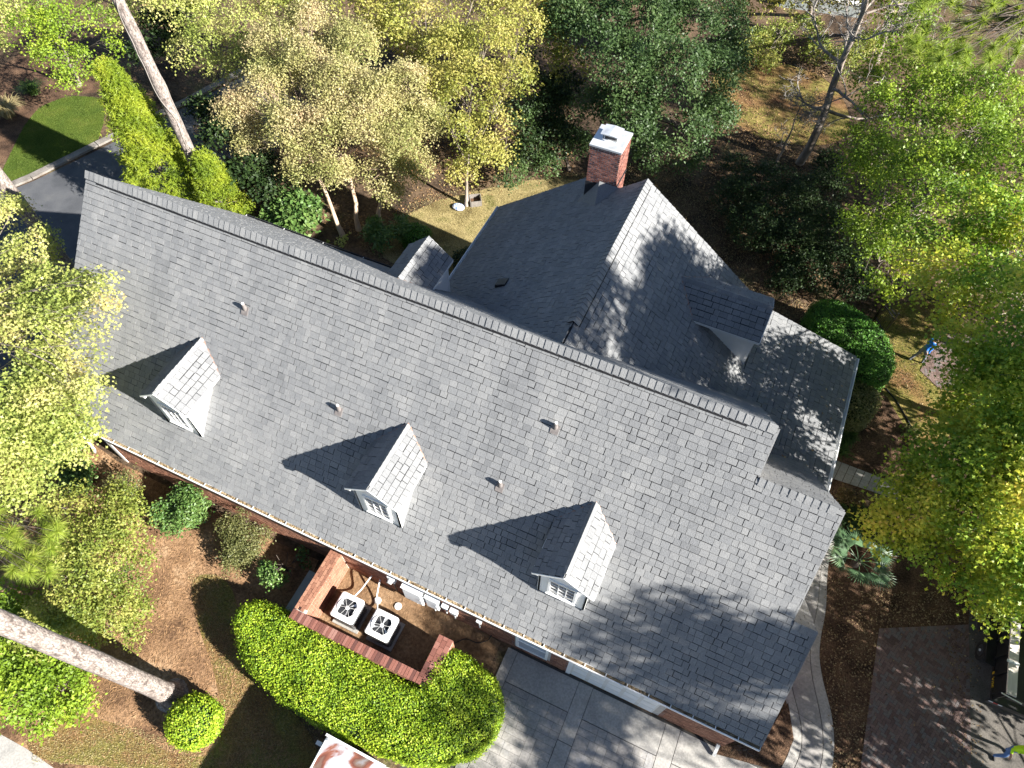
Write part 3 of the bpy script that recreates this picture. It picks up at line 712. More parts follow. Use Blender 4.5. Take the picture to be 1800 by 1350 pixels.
# pale water-table band and corner board at the left
MB().box((-19.16, VW-.05, 0), (-18.95, VW-.022, 3.15)).build('corner_board', 'off_white', house)
mb = MB(); mb.tube([(-19.85,4.93,3.0),(-19.9,4.99,2.6),(-20.05,4.98,1.4),(-20.3,4.96,.35),(-20.42,4.93,.05)], [.05,.05,.055,.06,.07], 8); mb.build('downspout', 'off_white', house, smooth=True)
mb = MB(); mb.bar((5.02,VW-.06,3.1),(5.02,VW-.06,.35),.1,.08); mb.bar((5.02,VW-.06,.35),(5.02,4.82,.06),.1,.08); mb.build('downspout', 'off_white', house)
mb = MB(); mb.bar((3.9,VW-.06,3.1),(3.9,VW-.06,.1),.16,.07); mb.build('corner_board', 'off_white', house)
mb = MB(); mb.box((-.2,VW-.04,0),(-.05,VW-.001,2.5)); mb.build('door_casing', 'white_paint', house)
for (g0, g1) in ((-.05, 2.85),):
    gd = MB().box((g0, VW-.012, .02), (g1, VW-.002, 2.42)).build('garage_door', 'off_white', house)
    for k in range(4):
        for q in range(5):
            w = (g1-g0)/5; MB().box((g0+q*w+.06, VW-.02, .1+k*.58), (g0+(q+1)*w-.06, VW-.0125, .56+k*.58)).build('door_panel', 'white_paint', gd)
# window in the front wall
wd = MB().box((-2.05,VW-.05,.42),(-.9,VW-.003,.5)).box((-2.05,VW-.05,2.1),(-.9,VW-.003,2.2)).box((-2.05,VW-.05,.5),(-1.96,VW-.003,2.1)).box((-.99,VW-.05,.5),(-.9,VW-.003,2.1)).box((-1.96,VW-.04,1.25),(-.99,VW-.003,1.31)).build('window', 'white_paint', house)
for k in (0, 1): MB().box((-1.96,VW-.02,.5+k*.81),(-.99,VW-.004,1.25+k*.85)).build('pane', 'glass_pale', wd)
for k in range(11): MB().box((-2.07+k*.107,VW-.075,.345),(-1.975+k*.107,VW-.021,.415)).build('sill_brick', 'brick', wd)
# roof planes ----------------------------------------------------------
roof = subempty('front_roof', house)
s2 = lambda v: (v-V0)*sf
OF = np.array([UL, V0, Z0]); cF = [[(0,0),(U3-UL,0),(U3-UL,s2(V3)),(0,s2(V3))], [(0,s2(V3)),(U2-UL,s2(V3)),(U2-UL,s2(V2)),(0,s2(V2))], [(0,s2(V2)),(U1-UL,s2(V2)),(U1-UL,s2(VR)-.02),(0,s2(VR)-.02)]]
mb = MB()
for q in cF: slab(mb, OF, aF, bF, q, .1)
mb.build('roof_deck', 'felt', roof)
pieces(roof, 'shingle', shingle_plane(OF, aF, bF, cF, seed=11), 'shingle', 300)
back = subempty('rear_roof', house)
mb = MB(); allsh = []
def plane(O, a, b, poly, seed):
    slab(mb, O, a, b, poly, .1); allsh.extend(shingle_plane(O, a, b, [poly], seed=seed))
LB = (VB-VR)*sb
plane((U1, VB, ZB), aB, bB, [(0,0),(U1-UL,0),(U1-UL,LB-.02),(0,LB-.02)], 12)
def back_from(u0, u1, vr, zbot, seed):
    zr = zf(vr); L = (zr-zbot)/PB*sb; vb = vr+(zr-zbot)/PB
    plane((u1, vb, zbot), aB, bB, [(0,0),(u1-u0,0),(u1-u0,L-.02),(0,L-.02)], seed)
back_from(U1-.1, U2, V2, 3.3, 13); back_from(U2-.1, U3, V3, 3.6, 14)
mb.build('roof_deck', 'felt', back); pieces(back, 'shingle', allsh, 'shingle', 0)
# rear wing: ridge along Y
UW, ZW, UE, ZE = -3.68, 8.4, -10.27, 3.25
PL_ = (ZW-ZE)/(UW-UE); sw = math.sqrt(1+PL_**2)
wing = subempty('wing_roof', house); mb = MB(); allsh = []
vhit = lambda z: VR+(ZR-z)/PB
UC = -5.97; zc = ZE+PL_*(UC-UE)
# left slope (faces -X): origin at far end so that normal points up/out
bL = np.array([1, 0, PL_])/sw; aL = np.array([0, -1., 0])
ls = lambda u: (u-UE)*sw
plane((UE, 21.4, ZE), aL, bL, [(0,0),(21.4-vhit(ZE),0),(21.4-vhit(zc),ls(UC)),(0,ls(UC))], 21)
plane((UE, 21.4, ZE), aL, bL, [(21.4-19.8,ls(UC)),(21.4-vhit(zc),ls(UC)),(21.4-vhit(ZW),ls(UW)-.02),(21.4-19.8,ls(UW)-.02)], 22)
UK, ZK = 1.75, ZW-PL_*(1.75-UW); bRr = np.array([-1, 0, PL_])/sw; aR = np.array([0, 1., 0])
rl = lambda u: (UK-u)*sw
plane((UK, 11.0, ZK), aR, bRr, [(vhit(ZK)-11-2.2,0),(19.85-11,0),(19.8-11,rl(UW)-.02),(vhit(ZW)-11,rl(UW)-.02)], 23)
UP, ZP = 5.75, 2.86; pp_ = (ZK-ZP)/(UP-UK); sp_ = math.sqrt(1+pp_**2); bP = np.array([-1, 0, pp_])/sp_
plane((UP, 13.65, ZP), aR, bP, [(0,0),(20.1-13.65,0),(19.86-13.65,(UP-UK)*sp_),(0,(UP-UK)*sp_)], 24)
mb.build('roof_deck', 'felt', wing); pieces(wing, 'shingle', allsh, 'shingle', 0)
# ridge caps -------------------------------------------------------------
def caps(parent, A, B, dl, dr, hw=.21, step=.2, lift=.05, seed=1):
    """folded cap shingles from A to B; dl/dr: unit down-slope vectors either side"""
    rs = random.Random(seed); A, B, dl, dr = (np.asarray(t, float) for t in (A, B, dl, dr)); d = B-A; L = np.linalg.norm(d); d /= L; n = int(L/step)
    upv = np.array([0, 0, 1.])
    for k in range(n):
        p = A+d*k*step; q = A+d*(k+1.12)*step; j = rs.uniform(-.006, .006)
        prof = lambda c, h: [c+dl*hw+upv*(h-.014), c+dl*hw*.45+upv*(h+.004), c+upv*(h+.012), c+dr*hw*.45+upv*(h+.004), c+dr*hw+upv*(h-.014)]
        a = prof(p, lift+.028+j); b = prof(q, lift+j); a2 = [v-upv*.016 for v in a]; b2 = [v-upv*.02 for v in b]
        vs = a+b+a2+b2; fs = []
        for i in range(4): fs += [(i, i+1, 6+i, 5+i)]
        for i in range(4): fs += [(10+i, 11+i, i+1, i), (5+i, 6+i, 16+i, 15+i)]
        fs += [(0, 5, 15, 10), (4, 14, 19, 9)]
        link('ridge_cap', mesh('ridge_cap', vs, fs), 'shingle', parent)
dF = np.array([0, -1, -PF])/sf; dB = np.array([0, 1, -PB])/sb
ridge = subempty('ridge', house)
caps(ridge, (UL, VR, ZR), (U1-.02, VR, ZR), dF, dB, lift=.1, hw=.24)
MB().prism([(UL+.45, VR-.19, ZR-.19*PF+.045), (UL+.45, VR, ZR+.07), (UL+.45, VR+.19, ZR-.19*PB+.045), (UL+.45, VR, ZR-.1)], (U1-UL-1.2, 0, 0)).build('ridge_vent', 'vent_strip', ridge)
caps(ridge, (U1+.05, V2, zf(V2)), (U2-.02, V2, zf(V2)), dF, dB, lift=.03, seed=2)
caps(ridge, (U2+.05, V3, zf(V3)), (U3-.02, V3, zf(V3)), dF, dB, lift=.03, seed=3)
wr = subempty('wing_ridge', house)
dl_, dr_ = np.array([-1, 0, -PL_])/sw, np.array([1, 0, -PL_])/sw
caps(wr, (UW, 12.7, ZW), (UW, 19.75, ZW), dl_, dr_, lift=.1, seed=4, hw=.24)
MB().prism([(UW-.21, 12.74, ZW-.21*PL_+.04), (UW, 12.74, ZW+.07), (UW+.21, 12.74, ZW-.21*PL_+.04), (UW, 12.74, ZW-.1)], (0, 6.9, 0)).build('ridge_vent', 'vent_strip', wr)
# rakes, fascia, gutters -------------------------------------------------
def rake(u, v0, v1, z0, z1, nm='rake_board'): MB().prism([(u, v0, z0-.12), (u, v1, z1-.12), (u, v1, z1-.005), (u, v0, z0-.005)], (.03 if u > 0 else -.03, 0, 0)).build(nm, 'shingle', house)
rake(U3, V0, V3, zf(V0), zf(V3)); rake(U2, V3, V2, zf(V3), zf(V2)); rake(U1, V2, VR, zf(V2), ZR); rake(UL, V0, VR, Z0, ZR)
def gutter(A, B, out, debris=True, strap=.66, name='gutter', from_=0, mat='white_paint'):
    A, B, out = (np.asarray(t, float) for t in (A, B, out)); d = B-A; L = np.linalg.norm(d); d /= L; upv = np.array([0, 0, 1.])
    mb = MB(); w, h = .125, .115
    mb.obox(A+d*L/2+out*w-upv*h/2, d, out, upv, L/2, .008, h/2)
    mb.obox(A+d*L/2+out*w+upv*.004, d, out, upv, L/2, .016, .006)
    mb.obox(A+d*L/2+out*w/2-upv*h, d, out, upv, L/2, w/2, .006)
    mb.obox(A+d*L/2+out*.004-upv*h/2, d, out, upv, L/2, .003, h/2)
    for e in (A, B): mb.obox(e+out*w/2-upv*h/2, d, out, upv, .006, w/2, h/2)
    g = mb.build(name, mat, house)
    n = int(L/strap)
    for k in range(n+1): MB().obox(A+d*min(L-.02, .02+k*strap)+out*w/2+upv*.004, d, out, upv, .012, w/2+.01, .005).build('gutter_strap', 'white_paint', g)
    if debris:
        m = int((L-from_)/.05); rs2 = np.random.default_rng(4); vs = []; fs = []
        for i in range(m+1):
            for k in range(3): vs.append(A+d*(from_+(L-from_)*i/m)+out*(.012+.05*k)+upv*(-.045+rs2.random()*.035))
        for i in range(m):
            for k in range(2): a = i*3+k; fs.append((a, a+3, a+4, a+1))
        link('gutter_debris', mesh('gutter_debris', vs, fs), 'gutter_debris', g)
    return g
gutter((UL+.05, V0, Z0-.02), (U3, V0, Z0-.02), (0,-1,0), from_=1.0)
gutter((UE, 16.3, ZE-.02), (UE, 21.4, ZE-.02), (-1,0,0), debris=False, strap=.7)
gutter((UP, 13.65, ZP-.02), (UP, 20.05, ZP-.02), (1,0,0), debris=False, strap=.95)
gutter((UL+.05, VB, ZB-.02), (-10.4, VB, ZB-.02), (0,1,0), debris=False, strap=2, mat='dark_metal')
# dormers ------------------------------------------------------------------
def dormer(origin, turn, m, half=.91, wh=.73, zr=2.40, ze=1.70, of=.13, seed=1, full=True):
    """front wall foot at origin, facing local +y turned by quarter turns"""
    c, s = [(1,0),(0,1),(-1,0),(0,-1)][turn]
    O = np.asarray(origin, float)
    T = lambda p: O+np.array([p[0]*c-p[1]*s, p[0]*s+p[1]*c, p[2]])
    Dv = lambda p: np.array([p[0]*c-p[1]*s, p[0]*s+p[1]*c, p[2]])
    q = (zr-ze)/half; zt = zr-q*wh-.06; D = subempty('dormer', house)
    for sx in (-1, 1):
        MB().prism([T((sx*wh, 0, -.05)), T((sx*wh, 0, zt)), T((sx*wh, -zt/m, zt)), T((sx*wh, .05/m, -.05))], Dv((-sx*.05, 0, 0))).build('cheek_wall', 'white_paint', D)
        MB().prism([T((sx*(wh+.012), -.09, 0)), T((sx*(wh+.012), .012, -.02)), T((sx*(wh+.012), .012, zt)), T((sx*(wh+.012), -.09, zt))], Dv((-sx*.011, 0, 0))).build('corner_trim', 'white_paint', D)
    MB().prism([T((-wh, 0, -.05)), T((wh, 0, -.05)), T((wh, 0, zt)), T((0, 0, zr-.08)), T((-wh, 0, zt))], Dv((0, -.06, 0))).build('front_wall', 'white_paint', D)
    # window: frame, sill, glazing bars and twelve panes
    w2, z0, z1 = .36, .34, 1.38
    bx = lambda mb, a, b: mb.prism([T((a[0],a[1],a[2])), T((b[0],a[1],a[2])), T((b[0],a[1],b[2])), T((a[0],a[1],b[2]))], Dv((0, b[1]-a[1], 0)))
    win = MB(); bx(win, (-w2-.07,.001,z0-.07), (w2+.07,.045,z0)); bx(win, (-w2-.07,.001,z1), (w2+.07,.045,z1+.08)); bx(win, (-w2-.07,.001,z0), (-w2,.044,z1)); bx(win, (w2,.001,z0), (w2+.07,.044,z1))
    bx(win, (-w2-.1,.046,z0-.09), (w2+.1,.08,z0-.05)); win.build('window_frame', 'white_paint', D)
    bars = MB()
    for k in (1, 2): bx(bars, (-w2+2*w2*k/3-.012,.002,z0), (-w2+2*w2*k/3+.012,.030,z1))
    for k in (1, 2, 3): bx(bars, (-w2,.002,z0+(z1-z0)*k/4-.012), (w2,.026,z0+(z1-z0)*k/4+.012))
    bars.build('glazing_bar', 'white_paint', D)
    for i in range(3):
        for j in range(4):
            p = MB(); bx(p, (-w2+2*w2*i/3+.012,.003,z0+(z1-z0)*j/4+.012), (-w2+2*w2*(i+1)/3-.012,.012,z0+(z1-z0)*(j+1)/4-.012)); p.build('pane', 'glass', D)
    deck = MB(); sh = []; sq = math.sqrt(half**2+(zr-ze)**2)
    for sx in (1, -1):
        b = Dv((-sx*half/sq, 0, (zr-ze)/sq)); a = Dv((0, -sx*1., 0))
        la, lb = of+ze/m, of+zr/m
        if sx == -1: Oe = T((-half, of, ze)); poly = [(0,0),(la,0),(lb,sq-.01),(0,sq-.01)]; a = Dv((0, -1., 0))
        else: Oe = T((half, -ze/m, ze)); poly = [(0,0),(la,0),(la,sq-.01),(-(zr-ze)/m,sq-.01)]; a = Dv((0, 1., 0))
        slab(deck, Oe, a, b, poly, .07); sh += shingle_plane(Oe, a, b, [poly], seed=seed+sx)
        # rake and eave trim, soffit return
        MB().prism([T((sx*half, of, ze-.09)), T((0, of, zr-.09)), T((0, of, zr-.012)), T((sx*half, of, ze-.012))], Dv((0, .022, 0))).build('rake_board', 'white_paint', D)
        MB().prism([T((sx*half, of, ze-.1)), T((sx*half, -ze/m, ze-.1)), T((sx*half, -ze/m, ze-.015)), T((sx*half, of, ze-.015))], Dv((sx*.02, 0, 0))).build('fascia', 'white_paint', D)
        so_ = MB(); so_.prism([T((sx*wh, of, zt-.16)), T((sx*half, of, zt-.16)), T((sx*half, of, ze-.1)), T((sx*wh, of, zt))], Dv((0, -.2, 0))); so_.build('soffit_return', 'white_paint', D)
        va, vb = T((sx*half*1.0, -ze/m, ze+.02)), T((0, -zr/m, zr+.02)); MB().bar(va, vb, .055, .02).build('valley_flashing', 'copper', D)
    deck.build('roof_deck', 'felt', D); pieces(D, 'shingle', sh, 'shingle', 300 if full else 0)
    caps(D, T((0, -zr/m+.05, zr)), T((0, of, zr)), Dv((-half/sq, 0, -(zr-ze)/sq)), Dv((half/sq, 0, -(zr-ze)/sq)), hw=.13, lift=.03, seed=seed)
    return D
ZD = zf(6.05)
for i, uc in enumerate((-14.75, -7.1, -1.06)): dormer((uc, 6.05, ZD), 2, PF, seed=31+i)
dormer((1.72, 17.58, ZW-PL_*(1.72-UW)), 3, PL_, half=1.08, wh=.78, zr=6.62-(ZW-PL_*(1.72-UW)), ze=5.92-(ZW-PL_*(1.72-UW)), seed=41)
dormer((-10.25, 15.3, ZR-PB*(15.3-VR)), 0, PB, zr=6.8-(ZR-PB*(15.3-VR)), ze=6.0-(ZR-PB*(15.3-VR)), seed=42)
# vents ----------------------------------------------------------------------
for (x, y) in ((432,543),(597,720),(977,751),(880,853)):
    # plane intersection
    d = C_RT*(x-900)/F_PX+C_UP*(675-y)/F_PX+C_FW; t = (Z0-PF*V0+PF*C_POS[1]-C_POS[2])/(d[2]-PF*d[1]); p = C_POS+d*t
    vp = MB().tube([p-np.array([0,0,.1]), p+np.array([0,-.02,.12]), p+np.array([0,-.02,.26])], [.085,.062,.05], 12).build('vent_pipe', 'plumbing', house, smooth=False)
    MB().tube([p+np.array([0,-.02,.2601]), p+np.array([0,-.02,.30])], [.04,.042], 12).build('pipe_cap', 'white_paint', vp)
    MB().obox(p+np.array([0,-.06,-.03]), aF, bF, np.cross(aF, bF), .12, .14, .018).build('flashing', 'plumbing', vp)
zz = lambda u: ZE+PL_*(u-UE)
MB().prism([(-7.6,15.35,zz(-7.6)+.02),(-7.2,15.35,zz(-7.2)+.02),(-7.2,15.35,zz(-7.2)+.1),(-7.6,15.35,zz(-7.6)+.2)], (0,.34,0)).build('slant_vent', 'dark_metal', house)
# chimney ----------------------------------------------------------------------
ch = subempty('chimney', house); cu0, cu1, cv0, cv1, cz = -5.95, -4.81, 19.82, 20.98, 9.08
MB().box((cu0+.012, cv0+.012, 0), (cu1-.012, cv1-.012, cz)).build('mortar_core', 'mortar', ch)
cb = []
cb += brick_face((cu0, cv0+.012, 6.4), (1,0,0), (0,0,1), cu1-cu0, cz-6.4, bl=.19, bh=.058, joint=.024, bd=.014, seed=51)
cb += brick_face((cu1-.012, cv0, 6.4), (0,1,0), (0,0,1), cv1-cv0, cz-6.4, bl=.19, bh=.058, joint=.024, bd=.014, seed=52)
cb += brick_face((cu1, cv1-.012, 4.4), (-1,0,0), (0,0,1), cu1-cu0, cz-4.4, bl=.19, bh=.058, joint=.024, bd=.014, seed=53)
cb += brick_face((cu0+.012, cv1, 4.4), (0,-1,0), (0,0,1), cv1-cv0, cz-4.4, bl=.19, bh=.058, joint=.024, bd=.014, seed=54)
pieces(ch, 'brick', cb, 'brick', 300)
MB().box((cu0-.03, cv0-.03, cz+.004), (cu1+.03, cv1+.03, cz+.075)).build('chimney_cap', 'galv', ch)
mb = MB(); cx, cy = (cu0+cu1)/2, (cv0+cv1)/2
mb.box((cx-.26, cy-.22, cz+.076), (cx+.26, cy+.22, cz+.14)); mb.build('flue_collar', 'galv', ch)
for a in (-.24, .24):
    for b in (-.2, .2): MB().box((cx+a-.012, cy+b-.012, cz+.14), (cx+a+.012, cy+b+.012, cz+.36)).build('cap_post', 'dark_metal', ch)
MB().box((cx-.2, cy-.16, cz+.14), (cx+.2, cy+.16, cz+.3)).build('flue_screen', 'dark_metal', ch)
MB().prism([(cx-.34,cy-.3,cz+.36),(cx+.34,cy-.3,cz+.36),(cx+.34,cy-.3,cz+.375),(cx,cy-.3,cz+.41),(cx-.34,cy-.3,cz+.375)], (0,.6,0)).build('flue_hood', 'galv', ch)
MB().box((cu0-.02, cv0-.02, zz(cu0)), (cu1+.02, cv0+.01, zz(cu1)+.02)).build('apron_flashing', 'dark_metal', ch)
A = (cx-.05, cv0-.021, zz(cx)+.62); Bq = (cu0-.25, cv0-.02, zz(cu0-.25)+.03); Cq = (cu1+.15, cv0-.02, zz(cu1+.15)+.03); Dq = (cx+.1, cv0-.75, zz(cx+.1)+.03)
MB().add([A, Bq, Dq, Cq], [(0,1,2),(0,2,3)]).build('cricket', 'shingle', ch)
MB().prism([(cu1+.012, cv0-.02, zz(cu1)), (cu1+.012, cv1, zz(cu1)), (cu1+.012, cv1, zz(cu1)+.08), (cu1+.012, cv0-.02, zz(cu1)+.08)], (.02, 0, 0)).build('apron_flashing', 'dark_metal', ch)
# ================================================================== EQUIPMENT YARD
HW = 1.5
ew = thing('enclosure_wall', 'low brick screen wall with brick coping round the two condensers', 'wall', (-8.9, 3, 0))
MB().box((-9.1, 2.62, 0), (-8.72, VW-.03, HW-.1)).build('wall_core', 'mortar', ew)
MB().box((-8.72, 2.62, 0), (-4.36, 2.9, HW-.1)).build('wall_core', 'mortar', ew)
MB().box((-4.35, 2.62, 0), (-3.86, 4.2, HW-.1)).build('wall_core', 'mortar', ew)
eb = []
for (O, a, w, sd) in (((-8.72, 2.9, .02), (0,1,0), 2.26, 61), ((-9.1, VW-.04, .02), (0,-1,0), 2.5, 62), ((-9.1, 2.62, .02), (1,0,0), 5.2, 63), ((-4.36, 2.9, .02), (-1,0,0), 4.3, 64),
                      ((-4.35, 4.2, .02), (0,-1,0), 1.3, 65), ((-3.86, 2.62, .02), (0,1,0), 1.58, 66), ((-3.86, 4.2, .02), (-1,0,0), .49, 67)):
    eb += brick_face(O, a, (0,0,1), w, HW-.14, bd=.016, seed=sd)
pieces(ew, 'brick', eb, 'brick_sunlit', 0)
rs = random.Random(8)
def cope(x0, y0, x1, y1, along, rows):
    """coping bricks: along 'x' or 'y', given number of rows across"""
    n = int(((x1-x0) if along == 'x' else (y1-y0))/(.108 if rows == 1 else .206))
    for r in range(rows):
        for k in range(n):
            z = HW+rs.uniform(-.006, .006); g = .005
            if along == 'y':
                wx = (x1-x0)/rows; ly = (y1-y0)/n; sh = ly/2 if (r % 2 and rows > 1) else 0
                ya, yb = y0+k*ly+sh, min(y1, y0+(k+1)*ly+sh)
                if yb-ya < .03: continue
                b = MB().box((x0+r*wx+g, ya+g, HW-.1), (x0+(r+1)*wx-g, yb-g, z))
            else:
                lx = (x1-x0)/n; b = MB().box((x0+k*lx+g, y0+g, HW-.1), (x0+(k+1)*lx-g, y1-g, z))
            b.build('coping_brick', 'brick_sunlit' if along == 'y' and x0 < -6 else 'brick', ew)
cope(-9.13, 2.95, -8.69, VW-.04, 'y', 4); cope(-9.13, 2.6, -4.37, 2.93, 'x', 1); cope(-4.36, 2.6, -3.85, 4.22, 'y', 3)
def condenser(cx, cy, label, fan_ang, well='dark_metal'):
    t = thing('air_conditioner', label, 'air conditioner', (cx, cy, 0), 'condensers in the brick enclosure'); h = .44; z1 = .92
    MB().box((cx-.5, cy-.5, .007), (cx+.5, cy+.5, .075)).build('pad', 'concrete_band', t)
    def rr(x, z, r=.1, n=5):
        out = []
        for (sx, sy, a0) in ((1,1,0),(-1,1,90),(-1,-1,180),(1,-1,270)):
            for k in range(n+1):
                a = R(a0+90*k/n); out.append((cx+sx*(x-r)+r*math.cos(a), cy+sy*(x-r)+r*math.sin(a), z))
        return out
    p = rr(h-.02, .08); q = rr(h-.02, .86); n = len(p)
    MB().add(p+q, [(i, (i+1) % n, n+(i+1) % n, n+i) for i in range(n)]+[tuple(range(n, 2*n))]).build('coil_body', 'dark_metal', t)
    for k in range(12):
        zz_ = .14+k*.06; p = rr(h-.008, zz_); q = rr(h-.008, zz_+.012); MB().add(p+q, [(i, (i+1) % n, n+(i+1) % n, n+i) for i in range(n)]).build('louver', 'galv', t)
    # top: rounded square lid with a round opening
    o1 = rr(h+.005, .86); o2 = rr(h+.005, .9); o3 = rr(h-.03, z1)
    ang = [math.atan2(v[1]-cy, v[0]-cx) for v in o3]; ir = .345
    i1 = [(cx+ir*math.cos(a), cy+ir*math.sin(a), z1+.012) for a in ang]; i2 = [(cx+ir*math.cos(a), cy+ir*math.sin(a), .8) for a in ang]
    V = o1+o2+o3+i1+i2; f = []
    for L in range(4): f += [(L*n+i, L*n+(i+1) % n, (L+1)*n+(i+1) % n, (L+1)*n+i) for i in range(n)]
    MB().add(V, f).build('top_cover', 'white_paint', t)
    MB().lathe((cx, cy, .79), [(.345, 0), (.345, .004)], 24).build('fan_well', well, t)
    MB().lathe((cx, cy, .81), [(.07, 0), (.07, .06), (.03, .075)], 14).build('fan_hub', 'galv', t)
    for k in range(3):
        a = fan_ang+k*2.094; d = np.array([math.cos(a), math.sin(a), 0]); e = np.array([-d[1], d[0], 0]); c0 = np.array([cx, cy, .835])
        vs = [c0+d*.06-e*.04, c0+d*.06+e*.04+[0,0,.02], c0+d*.29+e*.15+[0,0,.035], c0+d*.3-e*.06]
        MB().prism(vs, (0, 0, .006)).build('fan_blade', 'galv', t)
    for k in range(6):
        a = k*1.0472+.2; MB().bar((cx+.05*math.cos(a), cy+.05*math.sin(a), z1+.028), (cx+.335*math.cos(a), cy+.345*math.sin(a), z1+.016), .007, .006).build('guard_bar', 'white_paint', t)
    for r_ in (.345,):
        pts = [(cx+r_*math.cos(a), cy+r_*math.sin(a), z1+.024) for a in np.linspace(0, 6.283, 25)]; MB().tube(pts, .012, 5, False).build('guard_ring', 'white_paint', t)
    MB().lathe((cx, cy, z1+.02), [(.055, 0), (.055, .012), (.02, .02)], 14).build('guard_hub', 'white_paint', t)
    return t
condenser(-7.72, 3.78, 'bright white air conditioner condenser in the corner of the brick enclosure', .4, 'pale_plastic')  # paler fan well here: its sunlit look is painted into the colour
condenser(-6.36, 3.77, 'shaded air conditioner condenser with clear fan blades, further from the left wall', 1.2)
# lines, drain caps and boxes on and by the wall
def hose(name, label, cat, pts, r, mat, n=24):
    p = np.array(pts, float); s = np.linspace(0, len(p)-1, n); q = np.column_stack([np.interp(s, np.arange(len(p)), p[:, i]) for i in range(3)])
    for _ in range(4): q[1:-1] = (q[:-2]+2*q[1:-1]+q[2:])/4
    return tag(MB().tube(q, r, 7).build(name, mat, smooth=True), label, cat)
hose('refrigerant_line', 'white insulated pipe curving from house wall to the left condenser', 'pipe', [(-7.65,5.16,.55),(-7.7,5.0,.5),(-7.85,4.6,.2),(-7.9,4.35,.3),(-7.85,4.2,.5)], .03, 'off_white')
hose('refrigerant_line', 'white insulated pipe dropping to the gap between both condensers', 'pipe', [(-7.3,5.16,.6),(-7.28,5.0,.5),(-7.25,4.7,.15),(-7.05,4.4,.1),(-6.85,4.1,.35)], .03, 'off_white')
hose('garden_hose', 'thin black hose lying on the dark soil by the house wall', 'hose', [(-2.95,5.14,.3),(-3.0,5.0,.05),(-3.3,4.75,.03),(-3.75,4.75,.03),(-4.0,4.45,.03)], .016, 'rubber')
def drain(x, y, label):
    c = G(x, y); t = thing('drain_cap', label, 'drain cap', c); MB().lathe((c[0], c[1], 0), [(.13, 0), (.13, .05), (.11, .06), (.11, .045), (.02, .045)], 18).build('rim', 'off_white', t)
drain(664, 1056, 'round white drain ring in the soil behind the condensers'); drain(700, 1066, 'round brown drain cap in the soil right of the white ring')
def wallbox(name, label, cat, u0, u1, z0, z1, d, mat, lid=True):
    t = thing(name, label, cat, ((u0+u1)/2, VW-.03, z0)); w = VW-.024
    MB().box((u0, w-d, z0), (u1, w, z1)).build('case', mat, t)
    if lid:
        MB().box((u0+.03, w-d-.018, z0+.04), (u1-.03, w-d-.001, z1-.05)).build('door', 'white_paint', t)
        MB().box((u1-.09, w-d-.035, (z0+z1)/2-.04), (u1-.065, w-d-.019, (z0+z1)/2+.04)).build('latch', 'galv', t)
    MB().prism([(u0-.02, w-d-.03, z1), (u0-.02, w, z1+.05), (u0-.02, w, z1)], (u1-u0+.04, 0, 0)).build('rain_lip', mat, t)
    MB().tube([((u0+u1)/2, w-d*.5, z0+.001), ((u0+u1)/2, w-d*.5, max(.02, z0-.55))], .025, 8).build('conduit', 'pale_plastic', t)
    return t
wallbox('electrical_panel', 'wide white electrical panel on the brick wall beside the soil yard', 'panel', -6.15, -5.42, .75, 1.9, .22, 'white_paint')
wallbox('electrical_panel', 'narrower white electrical panel right of the wide one', 'panel', -5.32, -4.85, .8, 1.75, .16, 'pale_plastic')
wallbox('disconnect_box', 'small white box on the wall left of the electrical panels', 'box', -4.72, -4.52, 1.15, 1.45, .12, 'pale_plastic', False)
wallbox('disconnect_box', 'small grey box on the wall right of the narrow panel', 'box', -4.42, -4.18, 1.0, 1.35, .13, 'pale_plastic', False)
wallbox('outlet_cover', 'little white outlet cover alone on the shaded brick wall', 'outlet', -3.45, -3.3, 1.2, 1.4, .06, 'white_paint', False)
mt = thing('electric_meter', 'round topped white electric meter on wall above the pipes', 'meter', (-6.62, 5.1, 1.5))
MB().box((-6.75, VW-.16, 1.45), (-6.5, VW-.024, 1.95)).build('meter_case', 'pale_plastic', mt); MB().tube([(-6.62, VW-.161, 1.75), (-6.62, VW-.28, 1.75)], [.1, .085], 14).build('meter_dome', 'white_paint', mt)
MB().tube([(-6.62, VW-.09, 1.449), (-6.62, VW-.09, .3)], .03, 8).build('conduit', 'dark_metal', mt)
bn = thing('garden_bench', 'long grey box beside the outer face of the brick enclosure', 'box', (-9.55, 3.6, 0))
MB().box((-9.72, 2.95, .02), (-9.3, 4.35, .5)).build('box_body', 'dark_metal', bn); MB().box((-9.76, 2.9, .5), (-9.27, 4.4, .56)).build('lid', 'grey_green', bn)
# ================================================================== VEHICLES
van = thing('parked_van', 'old van with peeling rust stained white roof beside the clipped hedge', 'van', (-4.95, -2.2, 0))
x0, x1, y1, y0, zt = -5.97, -3.92, .2, -4.9, 2.0
def rbox(x0, x1, y0, y1, z, r, n=5):
    out = []
    for (cx_, cy_, a0) in ((x1-r, y1-r, 0), (x0+r, y1-r, 90), (x0+r, y0+r, 180), (x1-r, y0+r, 270)):
        for k in range(n+1): a = R(a0+90*k/n); out.append((cx_+r*math.cos(a), cy_+r*math.sin(a), z))
    return out
L = [rbox(x0, x1, y0, y1, .35, .12), rbox(x0-.03, x1+.03, y0-.03, y1+.03, .8, .14), rbox(x0, x1, y0, y1, 1.5, .12), rbox(x0+.03, x1-.03, y0+.03, y1-.02, zt-.08, .1), rbox(x0+.05, x1-.05, y0+.05, y1-.05, zt-.02, .09)]
n = len(L[0]); V = sum(L, []); f = []
for k in range(4): f += [(k*n+i, k*n+(i+1) % n, (k+1)*n+(i+1) % n, (k+1)*n+i) for i in range(n)]
f.append(tuple(range(n))[::-1]); MB().add(V, f).build('body', 'off_white', van)
V = rbox(x0+.05, x1-.05, y0+.05, y1-.05, zt-.02, .09)+rbox(x0+.12, x1-.12, y0+.12, y1-.12, zt+.02, .08)
